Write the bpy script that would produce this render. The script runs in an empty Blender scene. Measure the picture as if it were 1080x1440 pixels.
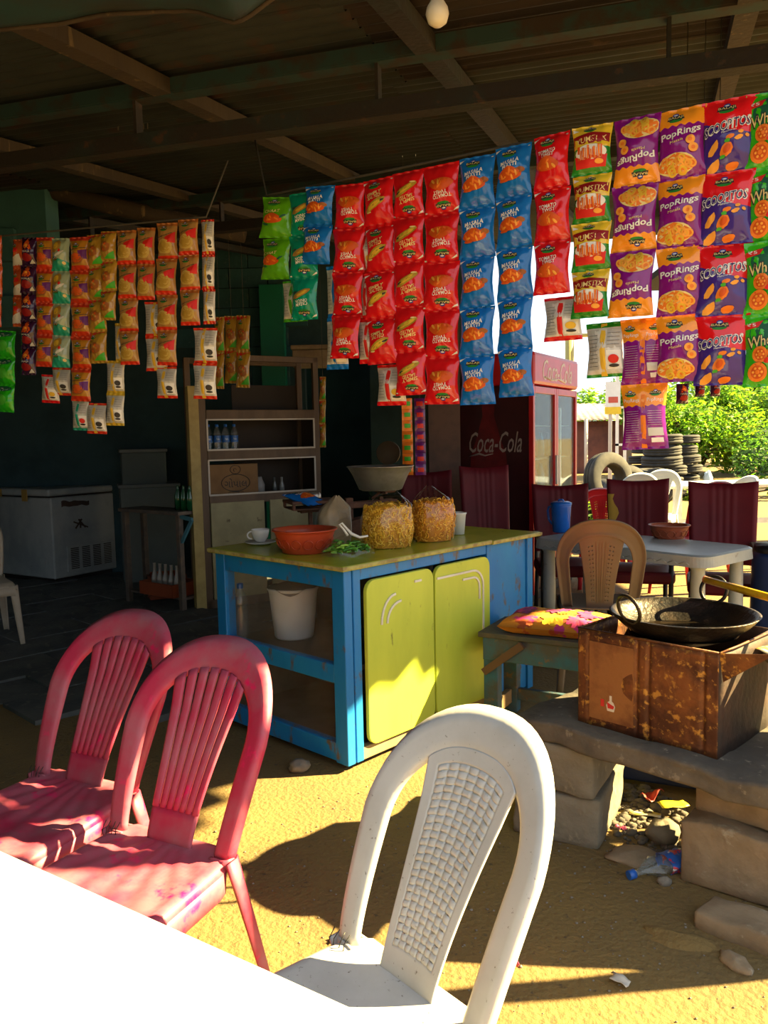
import bpy, bmesh, math, random
from mathutils import Vector, Matrix, noise
random.seed(7)
PI = math.pi
scene = bpy.context.scene
COL = scene.collection
# ------------------------------------------------------------------ camera
FPX = 1120.0; CAMH = 1.4
_p = math.atan(107/1120); _t = math.radians(1.2)
_f = Vector((0, math.cos(_p), -math.sin(_p)))
_u0 = Vector((0, math.sin(_p), math.cos(_p))); _r0 = Vector((1, 0, 0))
_u = _u0*math.cos(_t) + _r0*math.sin(_t)
_r = _r0*math.cos(_t) - _u0*math.sin(_t)
EYE = Vector((0, 0, CAMH))
cd = bpy.data.cameras.new('camera'); cam = bpy.data.objects.new('camera', cd); COL.objects.link(cam)
cd.sensor_fit = 'VERTICAL'; cd.sensor_height = 24.0; cd.lens = FPX/1440*24.0
cd.clip_start = .05; cd.clip_end = 500
m = Matrix.Identity(4)
for i in range(3):
    m[i][0] = _r[i]; m[i][1] = _u[i]; m[i][2] = -_f[i]; m[i][3] = EYE[i]
cam.matrix_world = m
scene.camera = cam
# ------------------------------------------------------------------ light
SUN_TO = Vector((1.0, .10, .66)).normalized()
w = bpy.data.worlds.new('sky'); scene.world = w; w.use_nodes = True
bg = w.node_tree.nodes['Background']
bg.inputs[0].default_value = (.80, .90, 1.0, 1); bg.inputs[1].default_value = 1.45
sd = bpy.data.lights.new('sun', 'SUN'); sun = bpy.data.objects.new('sun', sd); COL.objects.link(sun)
sd.energy = 43.0; sd.angle = math.radians(.6); sd.color = (1.0, .77, .34)
sun.rotation_euler = SUN_TO.to_track_quat('Z', 'Y').to_euler()
sun.location = (12, 1, 8)
vs = scene.view_settings
vs.view_transform = 'Standard'; vs.look = 'None'; vs.exposure = 0.15; vs.gamma = 1.0; vs.use_curve_mapping = False

# ------------------------------------------------------------------ unprojection of measured points
def ray(x, y): return _f + _r*((x-540)/FPX) + _u*((720-y)/FPX)
def G(x, y, z=0.0):
    d = ray(x, y); return EYE + d*((z-CAMH)/d.z)
def P(x, y, Y):
    d = ray(x, y); return EYE + d*(Y/d.y)
def onplane(x, y, a, n):
    d = ray(x, y); return EYE + d*((a-EYE).dot(n)/d.dot(n))

# ------------------------------------------------------------------ materials
MATS = {}
def rgb(r, g, b):
    f = lambda c: (c/255/12.92 if c/255 <= .04045 else ((c/255+.055)/1.055)**2.4)
    return (f(r), f(g), f(b), 1)
def mat(name, c, rough=.55, metal=0.0, c2=None, scale=6, lo=.42, hi=.62, c3=None, scale3=25, lo3=.6, hi3=.68, bump=0.0, bscale=40,
        stretch=(1, 1, 1), coat=0.0, spec=.5, trans=0.0, sheen=0.0):
    if name in MATS: return MATS[name]
    M_ = bpy.data.materials.new(name); M_.use_nodes = True; nt = M_.node_tree; N = nt.nodes; L = nt.links
    b = N['Principled BSDF']
    b.inputs['Base Color'].default_value = c; b.inputs['Roughness'].default_value = rough; b.inputs['Metallic'].default_value = metal
    b.inputs['Specular IOR Level'].default_value = spec
    if coat: b.inputs['Coat Weight'].default_value = coat; b.inputs['Coat Roughness'].default_value = .12
    if trans: b.inputs['Transmission Weight'].default_value = trans
    tc = N.new('ShaderNodeTexCoord'); mp = N.new('ShaderNodeMapping'); L.new(tc.outputs['Object'], mp.inputs[0])
    mp.inputs['Scale'].default_value = stretch
    def ramp(sc, a, bb, det=5):
        n = N.new('ShaderNodeTexNoise'); n.inputs['Scale'].default_value = sc; n.inputs['Detail'].default_value = det
        n.inputs['Roughness'].default_value = .62
        L.new(mp.outputs[0], n.inputs['Vector'])
        r_ = N.new('ShaderNodeMapRange'); r_.inputs[1].default_value = a; r_.inputs[2].default_value = bb
        L.new(n.outputs['Fac'], r_.inputs[0]); return r_.outputs[0]
    cur = None
    if c2:
        mx = N.new('ShaderNodeMix'); mx.data_type = 'RGBA'; L.new(ramp(scale, lo, hi), mx.inputs[0])
        mx.inputs[6].default_value = c; mx.inputs[7].default_value = c2; cur = mx.outputs[2]
    else:
        mx = N.new('ShaderNodeMix'); mx.data_type = 'RGBA'; L.new(ramp(scale, .3, .7), mx.inputs[0])
        mx.inputs[6].default_value = c; mx.inputs[7].default_value = tuple(min(1, v*.86) for v in c[:3])+(1,); cur = mx.outputs[2]
    if c3:
        mx = N.new('ShaderNodeMix'); mx.data_type = 'RGBA'; L.new(ramp(scale3, lo3, hi3, 8), mx.inputs[0])
        L.new(cur, mx.inputs[6]); mx.inputs[7].default_value = c3; cur = mx.outputs[2]
    L.new(cur, b.inputs['Base Color'])
    if bump:
        n = N.new('ShaderNodeTexNoise'); n.inputs['Scale'].default_value = bscale; n.inputs['Detail'].default_value = 6
        L.new(mp.outputs[0], n.inputs['Vector'])
        bp = N.new('ShaderNodeBump'); bp.inputs['Strength'].default_value = bump; bp.inputs['Distance'].default_value = .01
        L.new(n.outputs['Fac'], bp.inputs['Height']); L.new(bp.outputs[0], b.inputs['Normal'])
    MATS[name] = M_; return M_
def glassmat(name, tint=(1, 1, 1, 1), opac=.12, rough=.03, body=(.8, .85, .85, 1), bodymix=.06):
    """thin sheet: transparent body with a fresnel gloss and a little dust"""
    if name in MATS: return MATS[name]
    M_ = bpy.data.materials.new(name); M_.use_nodes = True; nt = M_.node_tree; N = nt.nodes; L = nt.links
    N.remove(N['Principled BSDF']); out = N['Material Output']
    tr = N.new('ShaderNodeBsdfTransparent'); tr.inputs[0].default_value = tint
    gl = N.new('ShaderNodeBsdfGlossy'); gl.inputs['Roughness'].default_value = rough
    df = N.new('ShaderNodeBsdfDiffuse'); df.inputs[0].default_value = body
    lw = N.new('ShaderNodeLayerWeight'); lw.inputs[0].default_value = .5; fr = N.new('ShaderNodeMath'); fr.operation = 'POWER'; L.new(lw.outputs['Facing'], fr.inputs[0]); fr.inputs[1].default_value = 6.5
    ad = N.new('ShaderNodeMath'); ad.operation = 'ADD'; L.new(fr.outputs[0], ad.inputs[0]); ad.inputs[1].default_value = opac*.5; ad.use_clamp = True
    tc = N.new('ShaderNodeTexCoord'); nz = N.new('ShaderNodeTexNoise'); nz.inputs['Scale'].default_value = 9; L.new(tc.outputs['Object'], nz.inputs['Vector'])
    ml = N.new('ShaderNodeMath'); ml.operation = 'MULTIPLY'; L.new(nz.outputs['Fac'], ml.inputs[0]); ml.inputs[1].default_value = bodymix*2
    m1 = N.new('ShaderNodeMixShader'); L.new(ml.outputs[0], m1.inputs[0]); L.new(tr.outputs[0], m1.inputs[1]); L.new(df.outputs[0], m1.inputs[2])
    m2 = N.new('ShaderNodeMixShader'); L.new(ad.outputs[0], m2.inputs[0]); L.new(m1.outputs[0], m2.inputs[1]); L.new(gl.outputs[0], m2.inputs[2])
    L.new(m2.outputs[0], out.inputs[0]); MATS[name] = M_; return M_
def emitmat(name, c, s):
    if name in MATS: return MATS[name]
    M_ = bpy.data.materials.new(name); M_.use_nodes = True; b = M_.node_tree.nodes['Principled BSDF']
    b.inputs['Base Color'].default_value = c; b.inputs['Emission Color'].default_value = c; b.inputs['Emission Strength'].default_value = s
    MATS[name] = M_; return M_

# ------------------------------------------------------------------ mesh helpers
class MB:
    def __init__(s): s.v = []; s.f = []; s.m = []; s.s = []; s.uv = None
    def add(s, vs, fs, mat=0, smooth=False, mtx=None):
        o = len(s.v)
        for p in vs:
            p = Vector(p)
            s.v.append(mtx @ p if mtx else p)
        for f in fs:
            s.f.append([o+i for i in f]); s.m.append(mat); s.s.append(smooth)
        return s
    def box(s, c, d, mat=0, mtx=None, taper=1.0):
        x, y, z = c; a, b, h = d[0]/2, d[1]/2, d[2]/2; k = taper
        vs = [(x-a*k, y-b*k, z-h), (x+a*k, y-b*k, z-h), (x+a*k, y+b*k, z-h), (x-a*k, y+b*k, z-h), (x-a, y-b, z+h), (x+a, y-b, z+h), (x+a, y+b, z+h), (x-a, y+b, z+h)]
        return s.add(vs, [(0, 3, 2, 1), (4, 5, 6, 7), (0, 1, 5, 4), (1, 2, 6, 5), (2, 3, 7, 6), (3, 0, 4, 7)], mat, False, mtx)
    def bb(s, x0, x1, y0, y1, z0, z1, mat=0, mtx=None):
        return s.box(((x0+x1)/2, (y0+y1)/2, (z0+z1)/2), (abs(x1-x0), abs(y1-y0), abs(z1-z0)), mat, mtx)
    def beam(s, a, b, w, h, mat=0, up=(0, 0, 1), w2=None, h2=None):
        a = Vector(a); b = Vector(b); d = (b-a).normalized(); up = Vector(up)
        sd_ = d.cross(up)
        if sd_.length < 1e-4: sd_ = d.cross(Vector((0, 1, 0)))
        sd_.normalize(); up = sd_.cross(d)
        w2 = w2 or w; h2 = h2 or h
        vs = []
        for p, ww, hh in ((a, w, h), (b, w2, h2)):
            for i, j in ((-1, -1), (1, -1), (1, 1), (-1, 1)): vs.append(p + sd_*(i*ww/2) + up*(j*hh/2))
        return s.add(vs, [(0, 1, 2, 3), (7, 6, 5, 4), (0, 4, 5, 1), (1, 5, 6, 2), (2, 6, 7, 3), (3, 7, 4, 0)], mat)
    def tube(s, path, r, n=8, mat=0, closed=False, caps=True):
        pts = [Vector(p) for p in path]; k = len(pts); rs = r if isinstance(r, (list, tuple)) else [r]*k
        vs = []; prev = None
        for i in range(k):
            if closed: t = pts[(i+1) % k]-pts[i-1]
            else: t = pts[min(i+1, k-1)]-pts[max(i-1, 0)]
            t.normalize()
            if prev is None:
                a = t.cross(Vector((0, 0, 1)))
                if a.length < 1e-3: a = t.cross(Vector((1, 0, 0)))
            else: a = prev - t*prev.dot(t)
            a.normalize(); prev = a; b = t.cross(a)
            for j in range(n):
                q = 2*PI*j/n; vs.append(pts[i] + a*(math.cos(q)*rs[i]) + b*(math.sin(q)*rs[i]))
        fs = []
        for i in range(k if closed else k-1):
            i2 = (i+1) % k
            for j in range(n): fs.append((i*n+j, i*n+(j+1) % n, i2*n+(j+1) % n, i2*n+j))
        s.add(vs, fs, mat, True)
        if caps and not closed:
            o = len(s.v)-k*n
            s.f.append([o+j for j in range(n)][::-1]); s.m.append(mat); s.s.append(False)
            s.f.append([o+(k-1)*n+j for j in range(n)]); s.m.append(mat); s.s.append(False)
        return s
    def lathe(s, prof, n=24, mat=0, mtx=None, smooth=True, cap0=False, cap1=False):
        vs = []; fs = []; k = len(prof)
        for r, z in prof:
            for j in range(n): a = 2*PI*j/n; vs.append((r*math.cos(a), r*math.sin(a), z))
        for i in range(k-1):
            for j in range(n): fs.append((i*n+j, i*n+(j+1) % n, (i+1)*n+(j+1) % n, (i+1)*n+j))
        s.add(vs, fs, mat, smooth, mtx); o = len(s.v)-k*n
        if cap0: s.f.append([o+j for j in range(n)][::-1]); s.m.append(mat); s.s.append(False)
        if cap1: s.f.append([o+(k-1)*n+j for j in range(n)]); s.m.append(mat); s.s.append(False)
        return s
    def grid(s, fn, nu, nv, mat=0, smooth=True, skip=None, closeu=False, mtx=None):
        vs = [fn(i/nu, j/nv) for j in range(nv+1) for i in range(nu+1)]
        fs = []
        for j in range(nv):
            for i in range(nu):
                if skip and skip(i, j): continue
                a = j*(nu+1)+i; fs.append((a, a+1, a+nu+2, a+nu+1))
        return s.add(vs, fs, mat, smooth, mtx)
    def prism(s, poly, z0, z1, mat=0, mtx=None, smooth=False):
        n = len(poly); vs = [(x, y, z0) for x, y in poly]+[(x, y, z1) for x, y in poly]
        fs = [tuple(range(n))[::-1], tuple(range(n, 2*n))]
        s.add(vs, fs, mat, False, mtx); o = len(s.v)-2*n
        for i in range(n):
            s.f.append([o+i, o+(i+1) % n, o+n+(i+1) % n, o+n+i]); s.m.append(mat); s.s.append(smooth)
        return s
    def blob(s, c, r, seed=0, n=10, amp=.2, mat=0, freq=2.0, mtx=None, flat=None):
        sx, sy, sz = r
        def fn(a, b):
            th = 2*PI*a; ph = PI*(b-.5)
            d = Vector((math.cos(th)*math.cos(ph), math.sin(th)*math.cos(ph), math.sin(ph)))
            k = 1+amp*noise.noise(d*freq+Vector((seed*7.3, seed*3.1, 0)))
            z = d.z*sz*k
            if flat is not None: z = max(z, flat)
            return Vector((c[0]+d.x*sx*k, c[1]+d.y*sy*k, c[2]+z))
        return s.grid(fn, n*2, n, mat, True, mtx=mtx)
    def mesh(s, name, mats):
        me = bpy.data.meshes.new(name); me.from_pydata([tuple(p) for p in s.v], [], s.f)
        for M_ in (mats if isinstance(mats, (list, tuple)) else [mats]): me.materials.append(M_)
        me.polygons.foreach_set('material_index', s.m); me.polygons.foreach_set('use_smooth', s.s)
        me.update(); return me
    def build(s, name, mats, parent=None, bevel=0, solid=0, subs=0, merge=False, kind=None, soff=0.0):
        me = s.mesh(name, mats)
        if merge:
            bm = bmesh.new(); bm.from_mesh(me); bmesh.ops.remove_doubles(bm, verts=bm.verts, dist=1e-5)
            bm.to_mesh(me); bm.free()
        o = link(name, me, parent)
        if solid: k = o.modifiers.new('shell', 'SOLIDIFY'); k.thickness = solid; k.offset = soff
        if bevel:
            k = o.modifiers.new('bevel', 'BEVEL'); k.width = bevel; k.segments = 2; k.limit_method = 'ANGLE'; k.angle_limit = .6
        if subs: k = o.modifiers.new('sub', 'SUBSURF'); k.levels = subs; k.render_levels = subs
        if kind: o['kind'] = kind
        return o
def link(name, data, parent=None):
    o = bpy.data.objects.new(name, data); COL.objects.link(o)
    if parent: o.parent = parent
    return o
def tag(o, label, cat, group=None):
    o['label'] = label; o['category'] = cat
    if group: o['group'] = group
    return o
def thing(name, label, cat, loc=(0, 0, 0), rz=0.0, group=None):
    o = bpy.data.objects.new(name, None); COL.objects.link(o); o.empty_display_size = .05
    o.location = loc; o.rotation_euler = (0, 0, rz); return tag(o, label, cat, group)
def copy_tree(o, parent=None):
    c = o.copy(); COL.objects.link(c); c.parent = parent
    for ch in list(o.children): copy_tree(ch, c)
    return c
def struct(o): o['kind'] = 'structure'; return o
def face(dx, dy): return math.atan2(-dx, dy)     # rz that turns local +Y to (dx, dy)
def lerp0(a, b, t): return a+(b-a)*t
def RZ(a): return Matrix.Rotation(a, 4, 'Z')
def TR(x, y, z): return Matrix.Translation((x, y, z))
_tc = {}
def text2d(sx, shear=0.0, spacing=1.0, off=0.0):
    """triangulated flat lettering, centred, height of a capital = 1"""
    k = (sx, shear, spacing, off)
    if k in _tc: return _tc[k]
    cu = bpy.data.curves.new('lettering', 'FONT'); cu.body = sx; cu.resolution_u = 2; cu.shear = shear; cu.space_character = spacing; cu.offset = off
    ob = bpy.data.objects.new('lettering', cu); COL.objects.link(ob)
    me = bpy.data.meshes.new_from_object(ob.evaluated_get(bpy.context.evaluated_depsgraph_get()))
    vs = [(v.co.x, v.co.y) for v in me.vertices]; fs = [tuple(p.vertices) for p in me.polygons]
    bpy.data.objects.remove(ob); bpy.data.curves.remove(cu); bpy.data.meshes.remove(me)
    x0 = min(v[0] for v in vs); x1 = max(v[0] for v in vs); y0 = min(v[1] for v in vs); y1 = max(v[1] for v in vs)
    vs = [((x-(x0+x1)/2)/(x1-x0), (y-(y0+y1)/2)/(y1-y0)) for x, y in vs]
    _tc[k] = (vs, fs); return _tc[k]
def put_text(mb, sx, origin, ex, ey, w, h, mat=0, shear=0.0, off=0.0):
    vs, fs = text2d(sx, shear, 1.0, off); o = Vector(origin); ex = Vector(ex); ey = Vector(ey)
    mb.add([o+ex*(x*w)+ey*(y*h) for x, y in vs], fs, mat)

# ================================================================== STRUCTURE
M_ground = mat('packed_earth', (.195, .126, .040, 1), .95, c2=(.150, .100, .036, 1), scale=1.6, lo=.4, hi=.65, c3=(.075, .055, .03, 1), scale3=38, lo3=.60, hi3=.70, bump=.8, bscale=55)
M_floor = mat('worn_stone_floor', (.10, .105, .10, 1), .8, c2=(.055, .065, .068, 1), scale=3, c3=(.16, .15, .13, 1), scale3=14, bump=.4, bscale=30)
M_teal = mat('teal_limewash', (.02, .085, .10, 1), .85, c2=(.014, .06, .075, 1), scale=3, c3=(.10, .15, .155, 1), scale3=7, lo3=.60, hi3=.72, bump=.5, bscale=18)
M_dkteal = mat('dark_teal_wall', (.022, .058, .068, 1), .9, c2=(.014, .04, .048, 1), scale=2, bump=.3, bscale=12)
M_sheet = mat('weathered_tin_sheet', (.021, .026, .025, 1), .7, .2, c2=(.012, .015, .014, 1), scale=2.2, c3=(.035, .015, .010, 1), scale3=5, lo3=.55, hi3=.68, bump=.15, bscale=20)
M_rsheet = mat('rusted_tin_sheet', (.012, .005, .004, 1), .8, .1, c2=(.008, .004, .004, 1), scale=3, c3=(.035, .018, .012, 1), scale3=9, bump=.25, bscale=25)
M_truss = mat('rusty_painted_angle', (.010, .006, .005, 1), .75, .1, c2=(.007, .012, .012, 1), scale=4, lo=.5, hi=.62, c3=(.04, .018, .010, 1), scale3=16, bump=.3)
M_teasteel = mat('teal_flaked_steel', (.010, .032, .034, 1), .7, .1, c2=(.022, .012, .009, 1), scale=9, lo=.45, hi=.6)
M_timber = mat('old_timber', (.032, .019, .010, 1), .85, c2=(.018, .010, .006, 1), scale=5, stretch=(1, 1, .15), c3=(.10, .065, .03, 1), scale3=20, bump=.3)
M_rope = mat('nylon_cord', (.05, .045, .038, 1), .8)

def gz(x, y):
    n = noise.noise(Vector((x*1.1, y*1.1, 2))) * .012 + noise.noise(Vector((x*6, y*6, 7)))*.004
    k = 1.0 if 0.2 < y < 6 else .3
    return n*k - .004
xs = [-120, -60, -30, -15, -8, -5] + [-3.5+.06*i for i in range(int(6.6/.06))] + [3.4, 4.5, 6, 9, 14, 22, 40, 70, 120]
ys = [-60, -20, -6, -2] + [.05*i for i in range(int(6/.05))] + [6.3, 7, 8, 9, 11, 14, 18, 25, 40, 70, 140]
g = MB(); nx = len(xs)-1; ny = len(ys)-1
g.grid(lambda a, b: Vector((xs[round(a*nx)], ys[round(b*ny)], gz(xs[round(a*nx)], ys[round(b*ny)]))), nx, ny)
struct(g.build('ground', M_ground))

# stone floor of the shop, laid slab by slab
fl = MB(); fl.prism([(-6.5, 9.2), (-6.5, 4.5), (-2.2, 4.1), (-1.0, 5.0), (.6, 6.6), (.6, 9.2)], -.05, .006)
floor = struct(fl.build('floor', M_floor))
slabs = []
for v in range(3):
    s = MB(); s.bb(-.288, .288, -.208, .208, -.02, .022+.003*v); slabs.append(s.mesh('paving_stone', M_floor))
ca, sa = math.cos(math.radians(46.4)), math.sin(math.radians(46.4))
for i in range(-3, 14):
    for j in range(0, 16):
        lx, ly = i*.586+(.29 if j % 2 else 0), j*.424
        x, y = -1.6+ca*lx-sa*ly, 3.7+sa*lx+ca*ly
        if not (4.1 < y < 8.3 and -3.9 < x < -1.0 and y > 3.0-x*.7-.0): continue
        if x > -1.6 and y > 6.2: continue
        o = link('paving_stone', slabs[(i*3+j) % 3], floor); o.location = (x, y, random.uniform(-.006, .004)); o.rotation_euler = (random.uniform(-.006, .006), random.uniform(-.006, .006), math.radians(46.4)+random.uniform(-.01, .01))

# roof: corrugated sheets on an open lattice girder
RO = Vector((.03, 2.88, 0)); RA = Vector((.96, -.278, 0)); RN = Vector((.278, .96, 0))
ROOFZ, ROOFS = 2.74, .118
def roofp(a, b, dz=0.0): q = RO+RA*a+RN*b; return Vector((q.x, q.y, ROOFZ+ROOFS*b+dz))
roof = struct(link('ceiling', None))
def sheet_mesh(mt, nm):
    s = MB(); nb = 66
    s.grid(lambda a, b: Vector((a*2.46, b*.84, .010*math.sin(b*.84/.076*2*PI)+.0)), 4, nb)
    me = s.mesh(nm, mt); return me
sh1 = sheet_mesh(M_sheet, 'roof_sheet'); sh2 = sheet_mesh(M_rsheet, 'roof_sheet')
ang = math.atan2(RA.y, RA.x)
for bi in range(-4, 10):
    for ai in range(1 if bi < 0 else 0, 4):  # negative rows lie out of view, added to dim the left side
        a0 = 2.3-2.4*(ai+1); b0 = -1.15+.8*bi
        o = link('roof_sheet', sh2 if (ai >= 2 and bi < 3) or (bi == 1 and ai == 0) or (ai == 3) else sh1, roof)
        q = roofp(a0, b0, .02+.006*((ai+bi) % 2)); o.location = q
        o.rotation_euler = Matrix.Rotation(ang, 4, 'Z').to_3x3().to_4x4().to_euler()
        o.rotation_euler = (math.atan(ROOFS), 0, ang)
# girder
tr = struct(link('roof_truss', None))
def chord(name, p0, p1, w=.05, h=.05, mt=M_truss):
    b_ = MB(); b_.beam(p0, p1, w, h*.25); d = Vector((0, 0, h/2)); e = (Vector(p1)-Vector(p0)).cross(Vector((0, 0, 1))).normalized()*(w/2)
    b_.beam(Vector(p0)+d+e, Vector(p1)+d+e, .008, h); return b_.build(name, mt, tr)
def girder(bb_, z0, z1, a0=-6.2, a1=2.3, step=.95, off=0.0):
    c0 = RO+RN*bb_
    pt = lambda a, z: Vector((c0.x+RA.x*a, c0.y+RA.y*a, z))
    chord('lower_chord', pt(a0, z0), pt(a1, z0), .06, .05); chord('upper_chord', pt(a0, z1), pt(a1, z1), .06, .05, M_teasteel)
    a = a0+.3+off
    while a < a1:
        s = MB(); s.beam(pt(a, z0), pt(a, z1), .045, .012, up=RA); s.build('strut', M_truss, tr); a += step
girder(0, 2.50, 2.68, off=.18)
girder(1.9, 2.70, 2.88, off=.5)
for k, a in enumerate((-2.9, -1.85, -.75, .25, 1.25, 2.15)):
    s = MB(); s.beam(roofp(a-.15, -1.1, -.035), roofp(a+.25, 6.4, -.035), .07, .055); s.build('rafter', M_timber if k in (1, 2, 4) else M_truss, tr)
pl = MB(); pl.tube([P(-60, 232, 5.0), P(150, 288, 5.2), P(345, 330, 5.5)], .055, 10)
pl.build('timber_pole', M_timber, tr)
# post that carries the right eave (out of frame, throws the thin bar of shade on the earth)
s = MB(); s.bb(-.035, .035, -.035, .035, 0, 2.72)
o = s.build('roof_post', M_teasteel, None); o.location = (1.95, 2.045, 0); struct(o)

# walls
wb = MB()
def wall_seg(mb, x0, x1, y, z0, z1, t=.2): mb.bb(x0, x1, y, y+t, z0, z1)
for a in ((-7, -.80, 0, 3.7), (-.12, .8, 0, 3.7), (-.80, -.12, 2.25, 3.7)): wall_seg(wb, a[0], a[1], 8.45, a[2], a[3])
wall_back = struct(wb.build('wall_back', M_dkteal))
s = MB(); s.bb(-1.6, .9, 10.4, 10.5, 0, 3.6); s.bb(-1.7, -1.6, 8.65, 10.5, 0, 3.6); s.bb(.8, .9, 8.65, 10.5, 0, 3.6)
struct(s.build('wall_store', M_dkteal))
blk = MB(); blk.bb(-.195, .195, -.03, .03, -.095, .095); blkm = []
for c in (M_teal, M_dkteal): blkm.append(blk.mesh('block', c))
def blocks(parent, x0, x1, y, z0, z1):
    z = z0; r = 0
    while z < z1:
        x = x0 + (.2 if r % 2 else 0)
        while x < x1:
            o = link('block', blkm[0], parent); o.location = (x, y+random.uniform(-.006, .006), z); x += .4
        z += .2; r += 1
blocks(wall_back, -1.95, -.95, 8.44, 2.05, 3.5)
wl = MB(); wl.bb(-4.6, -2.02, 5.0, 5.2, 2.1, 3.05)
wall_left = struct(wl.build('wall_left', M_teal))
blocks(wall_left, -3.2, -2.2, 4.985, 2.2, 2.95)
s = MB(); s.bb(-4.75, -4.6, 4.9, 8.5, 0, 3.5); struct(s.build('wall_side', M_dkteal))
s = MB(); s.bb(-3.3, -3.15, -2.6, 4.9, 0, 3.0); s.bb(-3.3, -.7, -2.7, -2.6, 0, 2.5); struct(s.build('sky_block_left_front', M_dkteal))  # unseen walls added left and behind the camera to cut sky light
# green door post and the plank over the doorway
s = MB(); s.bb(-1.22, -.98, 8.25, 8.44, 0, 2.95); struct(s.build('trim_1', mat('green_gloss_paint', (.0, .16, .09, 1), .4)))
s = MB(); q = P(447, 505, 7.6); s.bb(q.x-.24, q.x+.24, 7.6, 7.8, q.z-.07, q.z+.09); s.bb(q.x-.25, q.x+.25, 7.55, 7.82, q.z+.09, q.z+.13)
struct(s.build('trim_2', mat('cream_board', (.30, .22, .12, 1), .7, c2=(.2, .14, .08, 1), scale=5), bevel=.01))
s = MB(); q = P(625, 600, 6.6); s.bb(q.x-.13, q.x+.13, 6.6, 6.9, 0, 2.7); struct(s.build('trim_3', mat('brown_post', (.09, .04, .025, 1), .6, c2=(.06, .028, .018, 1))))

# sheet added out of frame to shade counter and tables; edge shapes the sunlight
aw = MB(); edge = [(3.48, 2.75), (3.57, 3.50), (3.80, 3.84), (4.3, 4.15), (6.4, 4.50)]
pts_ = [(2.15, 2.75)]
for (x0, y0), (x1, y1) in zip(edge, edge[1:]):
    n_ = max(2, int((Vector((x1-x0, y1-y0)).length)/.09))
    for i in range(n_):
        t = i/n_; pts_.append((lerp0(x0, x1, t)+(.05 if i % 2 else -.03)+.03*((i*7) % 5)/5, lerp0(y0, y1, t)))
pts_ += [(6.4, 4.6), (6.4, 8.2), (2.6, 8.2)]
cx_, cy_ = 2.7, 4.7
aw.prism(pts_, 2.80, 2.86)
sun_block = struct(aw.build('sun_block_sheet', M_rsheet))
for k, (x, y) in enumerate(((3.5, 2.9), (6.2, 4.9), (6.2, 8.0))):
    s = MB(); s.bb(-.035, .035, -.035, .035, 0, 2.80); o = s.build('sun_block_post', M_teasteel); o.location = (x, y, 0); struct(o)  # props for the added sun-blocking sheet, likewise out of frame

# ================================================================== MOULDED PLASTIC CHAIRS
def lerp(a, b, t): return a+(b-a)*t
SEATZ = .43
def backpt(x, s, off=0.0):
    """point on the curved, reclined back: x across, s up along the back"""
    k = max(0.0, s)/.46
    y = -.185 - .03*k - .185*k**1.25 - .045*(1-(x/.22)**2)*(.35+.65*min(1, k*1.6)) + off
    return Vector((x, y, SEATZ + .985*s))
def arch(n=15, outer=True):
    pts = []
    if outer: w0, w1, sh, top = .190, .222, .245, .455
    else: w0, w1, sh, top = .138, .158, .235, .372
    for i in range(n): 
        t = i/n; pts.append((lerp(w0, w1, t**.8), sh*t))
    for i in range(n+1):
        a = PI/2*i/n; pts.append((w1*math.cos(a)**.86 if i < n else 0.0, sh+(top-sh)*math.sin(a)**.92))
    return [(x, s) for x, s in pts] + [(-x, s) for x, s in pts[:-1][::-1]]
def splat_half(s):
    k = min(1, max(0, s/.38)); return .068 + .050*k**1.6
def inner_top(x):
    w1, sh, top = .158, .235, .372
    c = min(1, abs(x)/w1)**(1/.86); a = math.acos(c); return sh+(top-sh)*math.sin(a)**.92
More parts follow.
